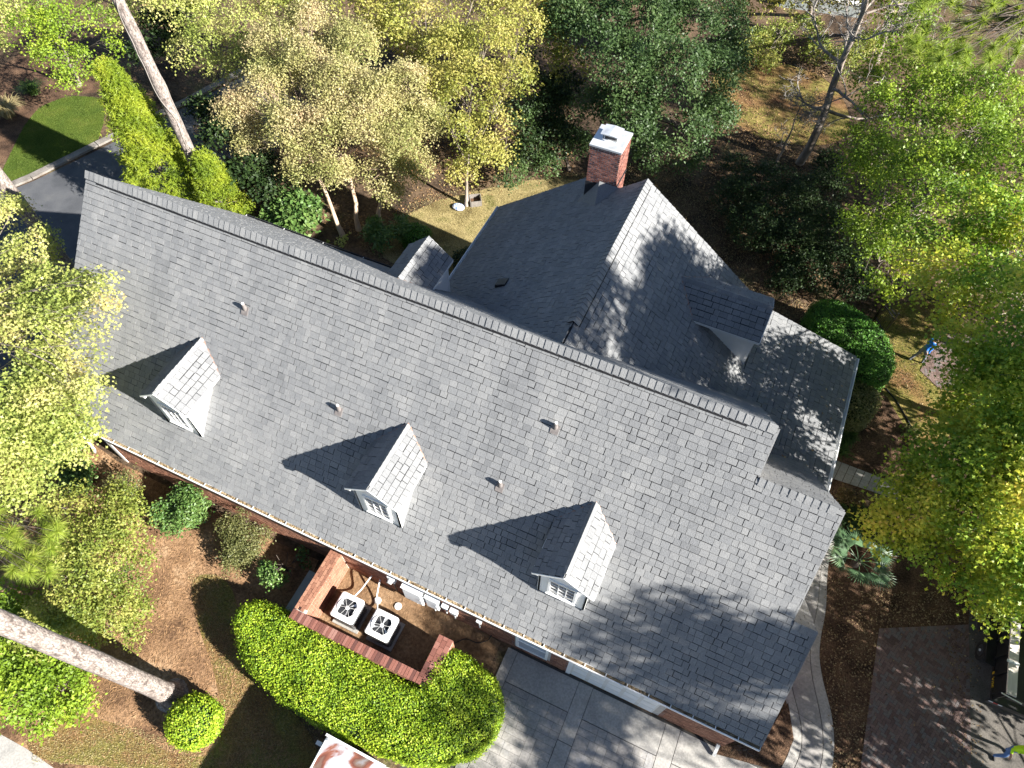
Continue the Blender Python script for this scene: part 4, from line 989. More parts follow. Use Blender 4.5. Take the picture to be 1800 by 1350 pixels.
MB().add(V, [(i, (i+1) % n, n+(i+1) % n, n+i) for i in range(n)]+[tuple(range(n, 2*n))]).build('roof_panel', 'worn_roof', van)
for sx in (x0+.1, x1-.1): MB().bar((sx, y0+.2, zt+.03), (sx, y1-.15, zt+.03), .04, .03).build('drip_rail', 'white_paint', van)
MB().bar((x0+.02, y1-.02, zt+.02), (x1-.02, y1-.02, zt+.02), .07, .06).build('front_rail', 'pale_plastic', van)
MB().prism([(x0+.16, y1-.012, 1.15), (x1-.16, y1-.012, 1.15), (x1-.22, y1-.004, 1.78), (x0+.22, y1-.004, 1.78)], (0, .012, 0)).build('windscreen', 'glass', van)
for sx, d in ((x1, 1), (x0, -1)):
    m = MB().bar((sx, -.12, 1.35), (sx+d*.16, -.1, 1.4), .04, .04); m.box((sx+d*.17-.09, -.17, 1.25), (sx+d*.17+.09, -.05, 1.55)); m.build('wing_mirror', 'pale_plastic', van)
    for yy in (-.9, -3.8):
        w = MB().tube([(sx-d*.22, yy, .33), (sx+d*.01, yy, .33)], .33, 20).build('wheel', 'rubber', van); MB().tube([(sx+d*.0101, yy, .33), (sx+d*.03, yy, .33)], .18, 14).build('rim', 'galv', w)
    MB().box((sx-.012 if d < 0 else sx+.002, -1.3, 1.1), (sx-.002 if d < 0 else sx+.012, -.4, 1.55)).build('side_window', 'glass', van)
trl = thing('utility_trailer', 'black tandem axle trailer with plank rail and yellow lettering by the mulch bed', 'trailer', (13.3, 12.4, 0))
tx0, tx1, ty0, ty1 = 12.46, 14.5, 10.0, 15.2
MB().box((tx0+.14, ty0, .62), (tx1, ty1, .74)).build('deck', 'black_paint', trl)
MB().box((tx0+.16, ty0+.02, .74), (tx0+.2, ty1-.02, 1.62)).box((tx1-.04, ty0+.02, .74), (tx1, ty1-.02, 1.62)).box((tx0+.2, ty1-.06, .74), (tx1-.04, ty1-.02, 1.62)).build('side_panel', 'black_paint', trl)
for k in range(9): MB().box((tx0+.1, ty0+.15+k*.6, .72), (tx0+.16, ty0+.22+k*.6, 1.64)).build('side_post', 'black_paint', trl)
MB().box((tx0+.06, ty0+.0, 1.64), (tx0+.34, ty1, 1.7)).build('plank_rail', 'plank', trl)
MB().box((tx0+.0, ty0+1.0, 1.702), (tx0+.36, ty0+1.09, 1.72)).build('strap', 'pale_plastic', trl)
MB().box((tx0+.06, ty0-.06, .5), (tx1, ty0-.001, .75)).build('bumper', 'dark_metal', trl)
MB().bar((tx0-.05, ty0-.02, 1.6), (tx0+.55, ty0-.1, 1.6), .03, .03).build('latch_bar', 'galv', trl)
MB().box((tx0+.2, ty0-.04, 1.35), (tx1, ty0+.0, 1.62)).build('tail_board', 'dark_metal', trl)
for yy in (11.65, 12.75):
    w = MB().tube([(tx0-.12, yy, .36), (tx0+.1, yy, .36)], .36, 22).build('wheel', 'rubber', trl)
    MB().tube([(tx0-.1201, yy, .36), (tx0-.135, yy, .36)], .2, 16).build('rim', 'dark_metal', w); MB().tube([(tx0-.1352, yy, .36), (tx0-.17, yy, .36)], [.05, .04], 10).build('hub_cap', 'galv', w)
    w = MB().tube([(tx1-.1, yy, .36), (tx1+.12, yy, .36)], .36, 22).build('wheel', 'rubber', trl)
MB().prism([(tx0-.16, 11.1, .78), (tx0-.16, 11.3, .8), (tx0-.16, 13.1, .8), (tx0-.16, 13.3, .78), (tx0-.16, 13.3, .74), (tx0-.16, 11.1, .74)], (.3, 0, 0)).build('mudguard', 'black_paint', trl)
for k, (mt_, a) in enumerate((('white_tape', 0), ('red_tape', .13), ('white_tape', .28))): MB().box((tx0+.06+a, ty0-.068, .68), (tx0+.06+a+(.13 if k != 1 else .15), ty0-.061, .74)).build('reflector', mt_, trl)
fc = bpy.data.curves.new('lettering', 'FONT'); fc.body = 'BWISE'; fc.size = .2; fc.extrude = .002; fc.align_x = 'LEFT'
fo0 = bpy.data.objects.new('letters', fc); COL.objects.link(fo0); bpy.context.view_layer.update()
lm = bpy.data.meshes.new_from_object(fo0.evaluated_get(bpy.context.evaluated_depsgraph_get())); bpy.data.objects.remove(fo0)
lm.materials.clear(); lm.materials.append(MATS['yellow_paint']); fo = bpy.data.objects.new('lettering', lm); COL.objects.link(fo)
fo.parent = trl; fo.matrix_parent_inverse = Matrix.Translation(-trl.location)
fo.matrix_basis = Matrix(((0,0,-1,tx0+.136),(-1,0,0,ty0+.95),(0,1,0,.66),(0,0,0,1)))
# side lettering reads along the trailer
# ================================================================== PEOPLE
def person(label, at, face, pose, mats, height=1.75, hat=None, hair=True):
    """pose: dict joint -> local (x right, y forward, z up) metres for a 1.75 m figure"""
    t = thing('person', label, 'person', at); c, s = math.cos(face), math.sin(face); k = height/1.75
    T = lambda p: Vector((at[0]+(p[0]*c-p[1]*s)*k, at[1]+(p[0]*s+p[1]*c)*k, at[2]+p[2]*k))
    J = dict(pose); V = []; E_ = []; Rd = []; zone = []; idx = {}
    def add(nm, p, r, par, z):
        idx[nm] = len(V); V.append(T(p)); Rd.append(r*k); zone.append(z)
        if par is not None: E_.append((idx[par], idx[nm]))
    add('pelvis', J['pelvis'], .135, None, 'leg'); add('waist', J['waist'], .125, 'pelvis', 'top'); add('chest', J['chest'], .15, 'waist', 'top'); add('neckb', J['neckb'], .085, 'chest', 'top')
    add('neck', J['neck'], .055, 'neckb', 'skin'); add('jaw', J['jaw'], .075, 'neck', 'skin'); add('head', J['head'], .098, 'jaw', 'skin'); add('crown', J['crown'], .075, 'head', 'skin')
    for sd in ('l', 'r'):
        sg = -1 if sd == 'l' else 1
        add('hip'+sd, J['hip'+sd], .105, 'pelvis', 'leg'); add('thigh'+sd, tuple((np.array(J['hip'+sd])+np.array(J['knee'+sd]))/2), .088, 'hip'+sd, 'leg'); add('knee'+sd, J['knee'+sd], .066, 'thigh'+sd, 'leg')
        add('calf'+sd, tuple(np.array(J['knee'+sd])*.6+np.array(J['ank'+sd])*.4), .064, 'knee'+sd, 'leg'); add('ank'+sd, J['ank'+sd], .046, 'calf'+sd, 'leg')
        add('heel'+sd, tuple(np.array(J['ank'+sd])+[0, .03, -.05]), .045, 'ank'+sd, 'shoe'); add('toe'+sd, J['toe'+sd], .036, 'heel'+sd, 'shoe')
        add('sh'+sd, J['sh'+sd], .082, 'neckb', 'top'); add('el'+sd, J['el'+sd], .05, 'sh'+sd, 'top'); add('wr'+sd, J['wr'+sd], .032, 'el'+sd, J.get('sleeve', 'top'))
        w = np.array(J['wr'+sd]); d = w-np.array(J['el'+sd]); d /= np.linalg.norm(d); e = np.cross(d, [0, 0, 1.]); e /= max(np.linalg.norm(e), .01); u = np.cross(e, d)
        add('palm'+sd, tuple(w+d*.06), .034, 'wr'+sd, 'skin')
        for q, (ox, ln) in enumerate(((-.027, .062), (-.009, .075), (.009, .07), (.026, .055))):
            add('f%d%s' % (q, sd), tuple(w+d*(.105)+e*ox), .0095, 'palm'+sd, 'skin'); add('g%d%s' % (q, sd), tuple(w+d*(.105+ln*.8)+e*ox*1.1-u*.02), .008, 'f%d%s' % (q, sd), 'skin')
        add('th'+sd, tuple(w+d*.06-e*sg*.05-u*.01), .0105, 'palm'+sd, 'skin'); add('tj'+sd, tuple(w+d*.1-e*sg*.058-u*.02), .009, 'th'+sd, 'skin')
    me = bpy.data.meshes.new('body'); me.from_pydata(V, E_, []); ob = bpy.data.objects.new('body', me); COL.objects.link(ob)
    md = ob.modifiers.new('skin', 'SKIN'); md.use_smooth_shade = True; sv = me.skin_vertices[0].data
    for i, r in enumerate(Rd): sv[i].radius = (r, r)
    sv[0].use_root = True; ob.modifiers.new('sub', 'SUBSURF').levels = 1; ob.modifiers['sub'].render_levels = 1
    dg = bpy.context.evaluated_depsgraph_get(); ev = ob.evaluated_get(dg); m2 = bpy.data.meshes.new_from_object(ev)
    bpy.data.objects.remove(ob); b = link('body', m2, None, t); m2.materials.clear()
    zs = ['top', 'leg', 'skin', 'shoe']
    for z in zs: m2.materials.append(MATS[mats[z]])
    Vn = np.array([tuple(v) for v in V])
    for p in m2.polygons:
        d = np.linalg.norm(Vn-np.array(p.center), axis=1)-np.array(Rd)*.6; p.material_index = zs.index(zone[int(np.argmin(d))]); p.use_smooth = True
    h = T(J['head']); cr = T(J['crown']); up_ = (cr-h).normalized(); fwv = Vector((-s, c, 0)); fwv = (fwv-up_*fwv.dot(up_)).normalized(); rtv = fwv.cross(up_)
    if hair:
        hb = MB(); vs = []; fs = []; n = 12
        for j in range(6):
            ph = j*.34; rr_ = .112*math.sin(ph+.05); zz_ = .118*math.cos(ph)
            for i in range(n):
                a = 6.283*i/n; q = h+rtv*(rr_*math.cos(a))+fwv*(rr_*1.12*math.sin(a)-.018-.02*j/5*(1 if math.sin(a) > 0 else 0))+up_*(zz_+.02+(.05*j/5 if math.sin(a) > .2 else 0)); vs.append(tuple(q))
        for j in range(5): fs += [(j*n+i, j*n+(i+1) % n, (j+1)*n+(i+1) % n, (j+1)*n+i) for i in range(n)]
        hb.add(vs, fs).build('hair', hat or 'hair', t, smooth=True)
    fb = MB()
    for sx in (-1, 1): q = h+rtv*(sx*.034)+fwv*.095+up_*.005; fb.box(tuple(q-Vector((.01,.01,.008))), tuple(q+Vector((.01,.01,.008))))
    fb.build('eyes', 'shoe', t)
    q = h+fwv*.105-up_*.03; MB().obox(tuple(q), tuple(rtv), tuple(fwv), tuple(up_), .014, .018, .026).build('nose', mats['skin'], t)
    q = h+fwv*.092-up_*.075; MB().obox(tuple(q), tuple(rtv), tuple(fwv), tuple(up_), .026, .008, .006).build('mouth', 'brick', t)
    for sx in (-1, 1): q = h+rtv*(sx*.1)-up_*.01; MB().obox(tuple(q), tuple(rtv), tuple(fwv), tuple(up_), .01, .022, .032).build('ear', mats['skin'], t)
    return t
walk_pose = dict(pelvis=(0,0,.93), waist=(0,.03,1.08), chest=(0,.07,1.28), neckb=(0,.09,1.42), neck=(0,.11,1.49), jaw=(0,.14,1.56), head=(0,.15,1.63), crown=(0,.15,1.70),
    hipl=(-.09,0,.88), kneel=(-.09,-.08,.48), ankl=(-.09,-.27,.13), toel=(-.09,-.14,.045), hipr=(.09,0,.88), kneer=(.09,.2,.5), ankr=(.09,.24,.09), toer=(.09,.42,.035),
    shl=(-.19,.08,1.39), ell=(-.24,.1,1.13), wrl=(-.22,.27,.95), shr=(.19,.08,1.39), elr=(.24,-.02,1.12), wrr=(.23,.08,.88))
pb = G(1608, 636)
person('person in a bright blue long sleeved shirt walking across the shaded side lawn', (pb[0], pb[1], .012), R(-62), walk_pose, dict(top='blue_shirt', leg='grey_trouser', skin='skin', shoe='shoe'))
work_pose = dict(walk_pose); work_pose.update(kneel=(-.16,-.02,.49), ankl=(-.22,-.1,.09), toel=(-.26,.08,.035), kneer=(.16,.16,.5), ankr=(.24,.12,.09), toer=(.27,.3,.035), hipl=(-.1,0,.88), hipr=(.1,0,.88), sleeve='skin',
    ell=(-.25,.06,1.12), wrl=(-.24,.2,.9), elr=(.25,.05,1.12), wrr=(.24,.22,.9))
pw = G(1756, 1322)
person('person in jeans and a neon yellow shirt standing beside the trailer', (pw[0], pw[1], .012), R(200), work_pose, dict(top='hi_vis', leg='denim', skin='skin', shoe='shoe'), hat='denim')
# ================================================================== YARD OBJECTS
def fence(name, label, a, b, h=1.35, n=14):
    a, b = np.array([*a[:2], 0]), np.array([*b[:2], 0]); t = thing(name, label, 'fence', a); z = np.array([0, 0, 1.])
    for q in (.12, h-.1, h-.3): MB().bar(a+z*q, b+z*q, .03, .035).build('rail', 'black_paint', t)
    for k in range(n+1):
        p = a+(b-a)*k/n; w = .06 if k in (0, n) else .018; MB().bar(p, p+z*(h+(.12 if k in (0, n) else 0)), w, w, (1, 0, 0)).build('post' if k in (0, n) else 'picket', 'black_paint', t)
fence('metal_fence', 'short black metal gate panel beside the clipped right hedge', G(1553,587), G(1537,562), n=9)
fence('metal_fence', 'longer black metal fence run going back under the trees', G(1536,560), G(1578,490), n=22)
hose('bed_edging', 'black edging strip along the mulch bed on the right side lawn', 'edging', [(*G(1556,683)[:2],.03),(*G(1575,705)[:2],.03),(*G(1598,745)[:2],.03),(*G(1614,784)[:2],.03)], .035, 'rubber')
c = G(836, 357); pbx = thing('planter_box', 'open dark wooden planter box by the thin tree trunk', 'planter', c); ax = np.array([.83, .55, 0]); ay = np.array([-.55, .83, 0]); az = np.array([0, 0, 1.])
for (o_, d_) in (((.4), 0), ((-.4), 0), ((.4), 1), ((-.4), 1)):
    cc_ = np.array([c[0], c[1], .18])+(ax if d_ == 0 else ay)*o_*.7; MB().obox(cc_, ay if d_ == 0 else ax, ax if d_ == 0 else ay, az, .28 if d_ == 0 else .255, .02, .17).build('board', 'kerb', pbx)
MB().obox((c[0], c[1], .06), ax, ay, az, .255, .255, .05).build('soil', 'mulch', pbx)
c = G(806, 366); bg = thing('cushion', 'blue and white checked cushion lying on the leaves by the tree trunk', 'cushion', c)
MB().lathe((c[0], c[1], .01), [(.2, 0), (.27, .05), (.27, .11), (.2, .16), (.05, .17)], 14, 1.2, .9).build('cover', 'cloth_check', bg)
nb = thing('garden_wall', 'pale low retaining wall with white coping far behind the bare tree', 'wall', G(1440, 20))
a, b = np.array(G(1370, 10)), np.array(G(1512, 30)); MB().bar(a+[0,0,.4], b+[0,0,.4], .3, .8).build('wall_face', 'grey_green', nb); MB().bar(a+[0,0,.84], b+[0,0,.84], .45, .07).build('coping', 'white_paint', nb)
# leaves fallen on the shaded porch roof
LV, LF = [], []
for (x, y) in ((1371,605),(1425,602),(1454,620),(1453,684),(1480,678),(1445,697),(1483,703),(1404,695),(1454,714),(1446,726),(1428,791),(1376,801),(1380,803),(1418,818),(1461,735)):
    g = G(x, y, 3.4); u = g[0]; z = ZP+pp_*(UP-u)+.05; g = G(x, y, z); V, f = leaves(np.array([[g[0], g[1], z]]), np.array([[.3, .2, 1.]]), .17, 'star'); LV.append(V); LF.append(f+6*len(LF))
tag(link('fallen_leaves', fast('fallen_leaves', np.concatenate(LV), np.concatenate(LF)), 'litter_pale'), 'scattered brown leaves lying on the dark shingles of the porch roof', 'leaves', kind='stuff')
# ================================================================== HEDGES AND CLIPPED SHRUBS
def px_poly(pts, z, it=2): return smooth_poly([G(x, y, z)[:2] for x, y in pts], it)
hedge('clipped_hedge', 'big bright green clipped hedge curving round the condenser enclosure', px_poly([(436,1052),(480,1062),(540,1098),(620,1140),(700,1196),(738,1204),(752,1168),(762,1140),(800,1140),(840,1168),(872,1190),(884,1235),(868,1288),(826,1328),(752,1344),(690,1330),(620,1300),(540,1258),(470,1212),(425,1160),(408,1110),(412,1070)], 1.35, 2), 1.5, 'leaf_hedge', size=.058, dens=1350, rnd=.42, lump=.1)
c = G(335, 1265, .8)
hedge('topiary_bush', 'small rounded clipped bush at the foot of the leaning pine trunk', smooth_poly([(c[0]+.78*math.cos(a)*1.0, c[1]+.78*math.sin(a)) for a in np.linspace(0, 6.28, 8, endpoint=False)+.4], 1), 1.25, 'leaf_hedge', size=.065, dens=1100, rnd=.5, cat='bush', lump=.06)
hedge('clipped_hedge', 'large deep green clipped hedge right of the porch gutter', px_poly([(1424,540),(1440,526),(1476,526),(1530,560),(1566,600),(1576,640),(1562,668),(1530,672),(1500,650),(1508,628),(1470,600),(1430,580)], 1.5, 2), 1.7, 'leaf_box', size=.075, dens=800, rnd=.4, lump=.08)
hedge('clipped_hedge', 'lower olive clipped hedge between the big green hedge and porch', px_poly([(1500,660),(1530,668),(1550,690),(1545,720),(1515,745),(1490,740),(1485,700)], 1.1, 2), 1.25, 'leaf_olive', size=.07, dens=800, rnd=.4, lump=.08)
# ================================================================== TREES: right side
SW = dict(leaf='star', size=.19, dens=12, per=12, spread=.21)
tree('sweetgum_tree', 'yellow green sweetgum with star leaves right of the person in blue', 'tree', G(1820,640,0), px_lumps([(1650,425,8,1.2),(1720,390,8.5,1.6),(1790,440,9,1.7),(1690,500,8.5,1.5),(1770,540,9,1.6),(1720,600,8.5,1.4),(1790,640,8.5,1.6),(1750,710,8,1.5),(1715,705,7,.95),(1672,738,6,.7),(1725,650,7.5,.9),(1655,500,7,.8),(1600,465,6,.7),(1830,560,10,1.8),(1850,700,9,1.8)]), 'leaf_sweetgum', r0=.24, **SW)
tree('sweetgum_tree', 'low spreading sweetgum hanging over the fan palm and paver pad', 'tree', G(1850,960,0), px_lumps([(1690,800,7,1.3),(1770,820,8,1.6),(1630,830,5.5,1.0),(1600,905,5.5,1.05),(1555,925,5,.75),(1680,910,6.5,1.3),(1760,930,7,1.5),(1640,975,5.5,.9),(1720,1010,5.5,1.05),(1780,1010,6.5,1.2),(1755,1060,4.8,.75),(1800,900,8,1.6),(1580,855,4.5,.6),(1860,820,8,1.8),(1850,1000,7,1.6)]), 'leaf_sweetgum', r0=.2, **SW)
tree('maple_tree', 'fresh green maple behind the dark shrubs, right of the bare tree', 'tree', G(1640,330,0), px_lumps([(1560,190,6,1.3),(1620,240,7,1.5),(1540,275,5,1.2),(1600,330,6,1.5),(1510,300,4,1.0),(1525,390,4.2,1.1),(1590,410,5.2,1.3),(1545,460,4,.9),(1660,310,7.5,1.5),(1700,230,7,1.6),(1780,290,8,1.8),(1640,170,6.5,1.3),(1740,170,7,1.5),(1500,240,3.5,.8),(1560,500,3.6,.7)]), 'leaf_green', leaf='star', size=.18, dens=13, per=12, spread=.21, r0=.2)
# trees standing just outside the frame whose shade falls on the wing, walk and drive
def off_tree(label, u, v, h, r, seed, dens=2.6, zlo=5, mat='leaf_sweetgum', size=.24):
    rs_ = np.random.default_rng(seed); L = []
    for k in range(11): a = rs_.random()*6.28; d = r*rs_.uniform(.2, .9); L.append((u+d*math.cos(a), v+d*math.sin(a), rs_.uniform(zlo, h-1.2), r*rs_.uniform(.32, .5)))
    tree('shade_tree', label, 'tree', (u, v), L, mat, leaf='diamond', size=size, dens=dens, per=10, spread=.3, r0=.28, twigs=5, group='trees just right of the frame')
off_tree('tall high crowned tree out of frame dappling the wing slope', 15.6, 13.6, 20.4, 4.3, 11, dens=7.5, zlo=13.8)
off_tree('tall tree out of frame whose shade reaches the garage corner', 20.5, 4.0, 16.3, 3.2, 3, dens=7.0, zlo=8.6)
off_tree('leafy tree out of frame that dapples the stamped driveway', 20, -1.0, 13.0, 3.6, 4, dens=2.6, zlo=6)
off_tree('broad tree out of frame shading the paver pad and trailer', 17.5, 10, 9.4, 4.4, 5, dens=2.4, zlo=2.8)
off_tree('low tree out of frame behind the trailer and worker', 18.3, 7.4, 8.0, 3.4, 6, dens=2.8, zlo=2.2)
off_tree('low tree out of frame shading the porch roof', 12.9, 16.5, 9.4, 3.6, 12, dens=8.0, zlo=4.2)
off_tree('low tree out of frame shading the side lawn and hedge', 13.6, 20.8, 8.2, 3.2, 13, dens=2.6, zlo=3.4)
off_tree('tree out of frame shading the azaleas behind the wing', 15, 30, 10.5, 4.2, 7, dens=3.2, zlo=3.5)
off_tree('tree out of frame shading the hedge and fence', 16, 25.5, 9.5, 3.6, 8, dens=3.0, zlo=3)
off_tree('tall tree out of frame shading the yard behind the bare tree', 19, 36, 12, 4.4, 9, dens=2.2, zlo=4)
# ================================================================== TREES: behind the house
tree('live_oak', 'dense dark green live oak right behind the brick chimney', 'tree', G(1120,270,0), px_lumps([(1050,60,6.5,1.7),(1130,30,7,1.8),(1210,40,6.5,1.7),(1270,40,5.5,1.4),(1090,130,6.2,1.7),(1170,130,6.5,1.8),(1245,130,5.5,1.5),(1110,205,5,1.4),(1190,220,4.8,1.5),(1255,205,4,1.2),(1150,270,3,1.0),(1000,40,6.5,1.4),(1280,100,4.5,1.2),(1060,180,4.5,1.1),(1040,-20,7,1.6),(1180,-30,7,1.8),(1215,275,2.6,.9)]), 'leaf_oak', leaf='diamond', size=.14, dens=12, per=14, spread=.2, r0=.3, bark='dark_bark', twigs=8)
MY = dict(leaf='diamond', size=.105, dens=17, per=17, spread=.22, bark='tan_bark', twigs=14, r0=.12, fork=.45)
tree('crepe_myrtle', 'tan and yellow crepe myrtle farthest left behind the ridge', 'tree', G(603,415), px_lumps([(420,195,4.2,1.1),(470,150,5,1.3),(510,220,4.6,1.3),(440,245,3.4,.9),(480,80,5.5,1.2),(540,110,5.6,1.4),(530,285,3.4,.9)]), 'leaf_myrtle', **MY)
tree('crepe_myrtle', 'tan crepe myrtle in the middle of the three behind the ridge', 'tree', G(631,405), px_lumps([(600,150,5.6,1.4),(580,220,4.8,1.3),(620,80,6,1.4),(590,290,3.6,1.0),(550,40,6,1.3),(640,230,4.8,1.2)]), 'leaf_myrtle', **MY)
tree('crepe_myrtle', 'tan crepe myrtle nearest the sunny patch of dry grass', 'tree', G(667,392), px_lumps([(660,170,5.6,1.3),(700,240,4.6,1.2),(720,150,5.6,1.3),(670,300,3.6,1.0),(730,290,3.2,.8),(690,340,2.2,.6),(750,210,4.6,1.0)]), 'leaf_myrtle', **MY)
tree('red_maple', 'yellow green maple with a slim trunk in front of the deep shade', 'tree', G(820,362), px_lumps([(790,90,6.2,1.4),(860,70,6.6,1.4),(900,130,6,1.2),(830,150,5.8,1.4),(880,200,5,1.1),(800,220,4.8,1.1),(850,270,4,1.0),(780,150,5.5,1.1),(760,40,6.5,1.4),(830,10,7,1.4),(920,40,6.6,1.3),(810,300,2.8,.7),(890,260,3.6,.7)]), 'leaf_autumn', leaf='star', size=.165, dens=12, per=12, spread=.2, bark='grey_bark', r0=.09, twigs=10)
tree('shade_maple', 'leafy green and gold tree at the top edge between myrtle and oak', 'tree', G(930,150), px_lumps([(700,30,6.5,1.4),(950,-20,7,1.5),(1000,110,5,1.1),(970,40,6,1.3),(660,0,6.5,1.4),(880,-20,7,1.5)]), 'leaf_autumn', leaf='diamond', size=.16, dens=8, per=12, spread=.22, r0=.16)
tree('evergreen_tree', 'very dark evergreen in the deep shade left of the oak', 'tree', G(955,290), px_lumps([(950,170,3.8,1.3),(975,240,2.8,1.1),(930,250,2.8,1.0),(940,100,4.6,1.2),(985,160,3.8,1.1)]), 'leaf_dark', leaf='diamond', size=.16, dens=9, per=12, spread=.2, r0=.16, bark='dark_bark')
tree('green_tree', 'green leafy tree at the top edge left of the crepe myrtles', 'tree', G(400,150), px_lumps([(320,15,5.6,1.3),(370,60,5,1.2),(430,40,5.6,1.3),(440,95,4.6,1.1),(330,90,4,1.0),(390,120,3.6,.9),(490,10,6,1.3)]), 'leaf_lime', leaf='star', size=.17, dens=9, per=11, spread=.2, r0=.14)
tree('green_tree', 'green maple with yellow tips in the top left corner', 'tree', G(140,150), px_lumps([(50,50,5.4,1.3),(110,40,5.6,1.3),(90,100,4.4,1.1),(150,105,4,1.0),(160,40,5,1.1),(70,-10,6,1.3),(190,80,4,.8),(120,140,3,.7)]), 'leaf_green', leaf='star', size=.18, dens=9, per=11, spread=.2, r0=.14)
tree('yellow_tree', 'bright yellow foliage of a tree cut by the left edge at top', 'tree', G(-20,120), px_lumps([(5,10,6.5,1.0),(-40,30,6.5,1.3),(40,-20,6.5,1.0),(-20,70,5,.8)]), 'leaf_lime', leaf='star', size=.18, dens=9, per=11, spread=.2, r0=.12)
tree('magnolia', 'dark glossy magnolia with russet leaf backs under the top edge', 'tree', G(300,120), px_lumps([(270,40,3.6,1.0),(310,80,3,1.0),(250,90,2.6,.8),(320,30,3.6,.9)]), 'leaf_dark', leaf='diamond', size=.2, dens=9, per=10, spread=.2, r0=.1, bark='dark_bark')
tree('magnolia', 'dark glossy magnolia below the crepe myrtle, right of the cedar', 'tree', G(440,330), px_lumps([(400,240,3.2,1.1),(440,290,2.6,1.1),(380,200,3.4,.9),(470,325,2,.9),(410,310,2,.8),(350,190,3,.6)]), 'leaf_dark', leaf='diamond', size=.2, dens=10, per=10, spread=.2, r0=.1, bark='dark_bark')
tree('woodland_tree', 'green and gold woodland tree cut by the top edge above the bare tree', 'tree', G(1420,30), px_lumps([(1330,-25,6,1.6),(1400,-35,6.5,1.7),(1290,10,5,1.1),(1460,-30,6.5,1.5),(1540,-25,7,1.6)]), 'leaf_autumn', leaf='diamond', size=.18, dens=8, per=12, spread=.24, r0=.18)
for lb, L in (('sunlit green undergrowth left of the bare tree', [(1330,75,.9,1.0),(1370,60,1.0,1.0),(1300,95,.7,.8),(1350,105,.6,.7)]), ('sunlit green undergrowth right of the bare tree trunk', [(1440,85,.9,.9),(1480,110,.9,1.0),(1420,50,1.0,.9),(1510,80,1.1,1.1)])):
    tree('undergrowth_shrub', lb, 'shrub', G(L[1][0], L[1][1]), px_lumps(L), 'leaf_olivelime', leaf='diamond', size=.15, dens=11, per=10, spread=.2, r0=.04, top=(*G(L[1][0], L[1][1])[:2], .9))
tree('woodland_tree', 'tall woodland tree at the top edge right of the bare trunks', 'tree', G(1600,60), px_lumps([(1560,90,5,1.2),(1590,40,6,1.4),(1620,120,5.5,1.2),(1530,140,4,1.0),(1650,110,6,1.3),(1590,-10,7,1.5)]), 'leaf_green', leaf='star', size=.2, dens=8, per=12, spread=.24, r0=.18)
tree('woodland_tree', 'pale green woodland crown cut by the top edge above the magnolia', 'tree', G(300,-40), px_lumps([(230,-15,6,1.3),(290,-25,6.5,1.4),(350,-15,6,1.3),(210,25,4.5,.8)]), 'leaf_lime', leaf='diamond', size=.15, dens=10, per=12, spread=.2, r0=.14)
tree('woodland_tree', 'mixed green woodland crown cut by the top edge above the myrtles', 'tree', G(560,60), px_lumps([(540,-20,6.5,1.4),(610,-15,6.8,1.4),(470,-20,6.5,1.3),(680,60,5,1.1),(740,100,4.6,1.0)]), 'leaf_autumn', leaf='diamond', size=.14, dens=11, per=12, spread=.2, r0=.14)
tree('evergreen_tree', 'dark leafy understory tree between the slim maple and the chimney', 'tree', G(1000,300), px_lumps([(1000,190,3.2,1.2),(1010,250,2.2,.9),(960,290,1.8,.8),(900,300,1.6,.8),(920,200,3.4,1.0)]), 'leaf_oak', leaf='diamond', size=.14, dens=11, per=12, spread=.18, r0=.1, bark='dark_bark')
# bare tree ---------------------------------------------------------------
def bare_tree(label, base, h, r0, seed, tag_='bare_tree', lean=(0, 0), nb=16):
    rs_ = np.random.default_rng(seed); t = thing(tag_, label, 'tree', base); paths = []; rads = []; b = np.array([base[0], base[1], 0.])
    tr = np.linspace(0, 1, 10)[:, None]; trunk = b+tr*np.array([lean[0], lean[1], h]); trunk[1:, :2] += np.cumsum(rs_.normal(size=(9, 2))*.07, 0); rad = r0*(1-.7*tr[:, 0]); paths.append(trunk); rads.append(rad)
    tw = []; twr = []
    def br(p, d, L, r, dep):
        n = 6; q = [p]; dd = d/np.linalg.norm(d)
        for i in range(n): dd = dd+rs_.normal(size=3)*.16+np.array([0, 0, .03]); dd /= np.linalg.norm(dd); q.append(q[-1]+dd*L/n)
        (paths if dep == 0 else tw).append(np.array(q)); (rads if dep == 0 else twr).append(np.linspace(r, r*.35, n+1))
        if dep < 3:
            for k in range(5 if dep < 2 else 3):
                i = rs_.integers(2, n+1); sd = rs_.normal(size=3); sd[2] *= .6; br(q[i], dd*.7+sd*.75, L*rs_.uniform(.4, .65), r*.45, dep+1)
    for k in range(nb):
        i = rs_.integers(3, 10); a = rs_.random()*6.28; br(trunk[i], np.array([math.cos(a), math.sin(a), rs_.uniform(.1, .9)]), h*rs_.uniform(.18, .36), rad[i]*.5, 0)
    v, f = tube_np(paths, rads, 7); link('trunk', fast('trunk', v, f, True), 'grey_bark', t)
    v, f = tube_np(tw, [np.maximum(r, .009) for r in twr], 4); link('twigs', fast('twigs', v, f), 'dead_twig', t, 'stuff')
bare_tree('tall bare grey tree with tangled dead twigs behind the shaded shrubs', G(1405,287), 10.5, .24, 3, nb=15)
bare_tree('thin bare sapling left of the tall bare tree', G(1362,300), 4.0, .08, 5, nb=7)
bare_tree('forked bare trunk far back near the pale retaining wall', G(1540,110), 7.5, .2, 8, nb=9)
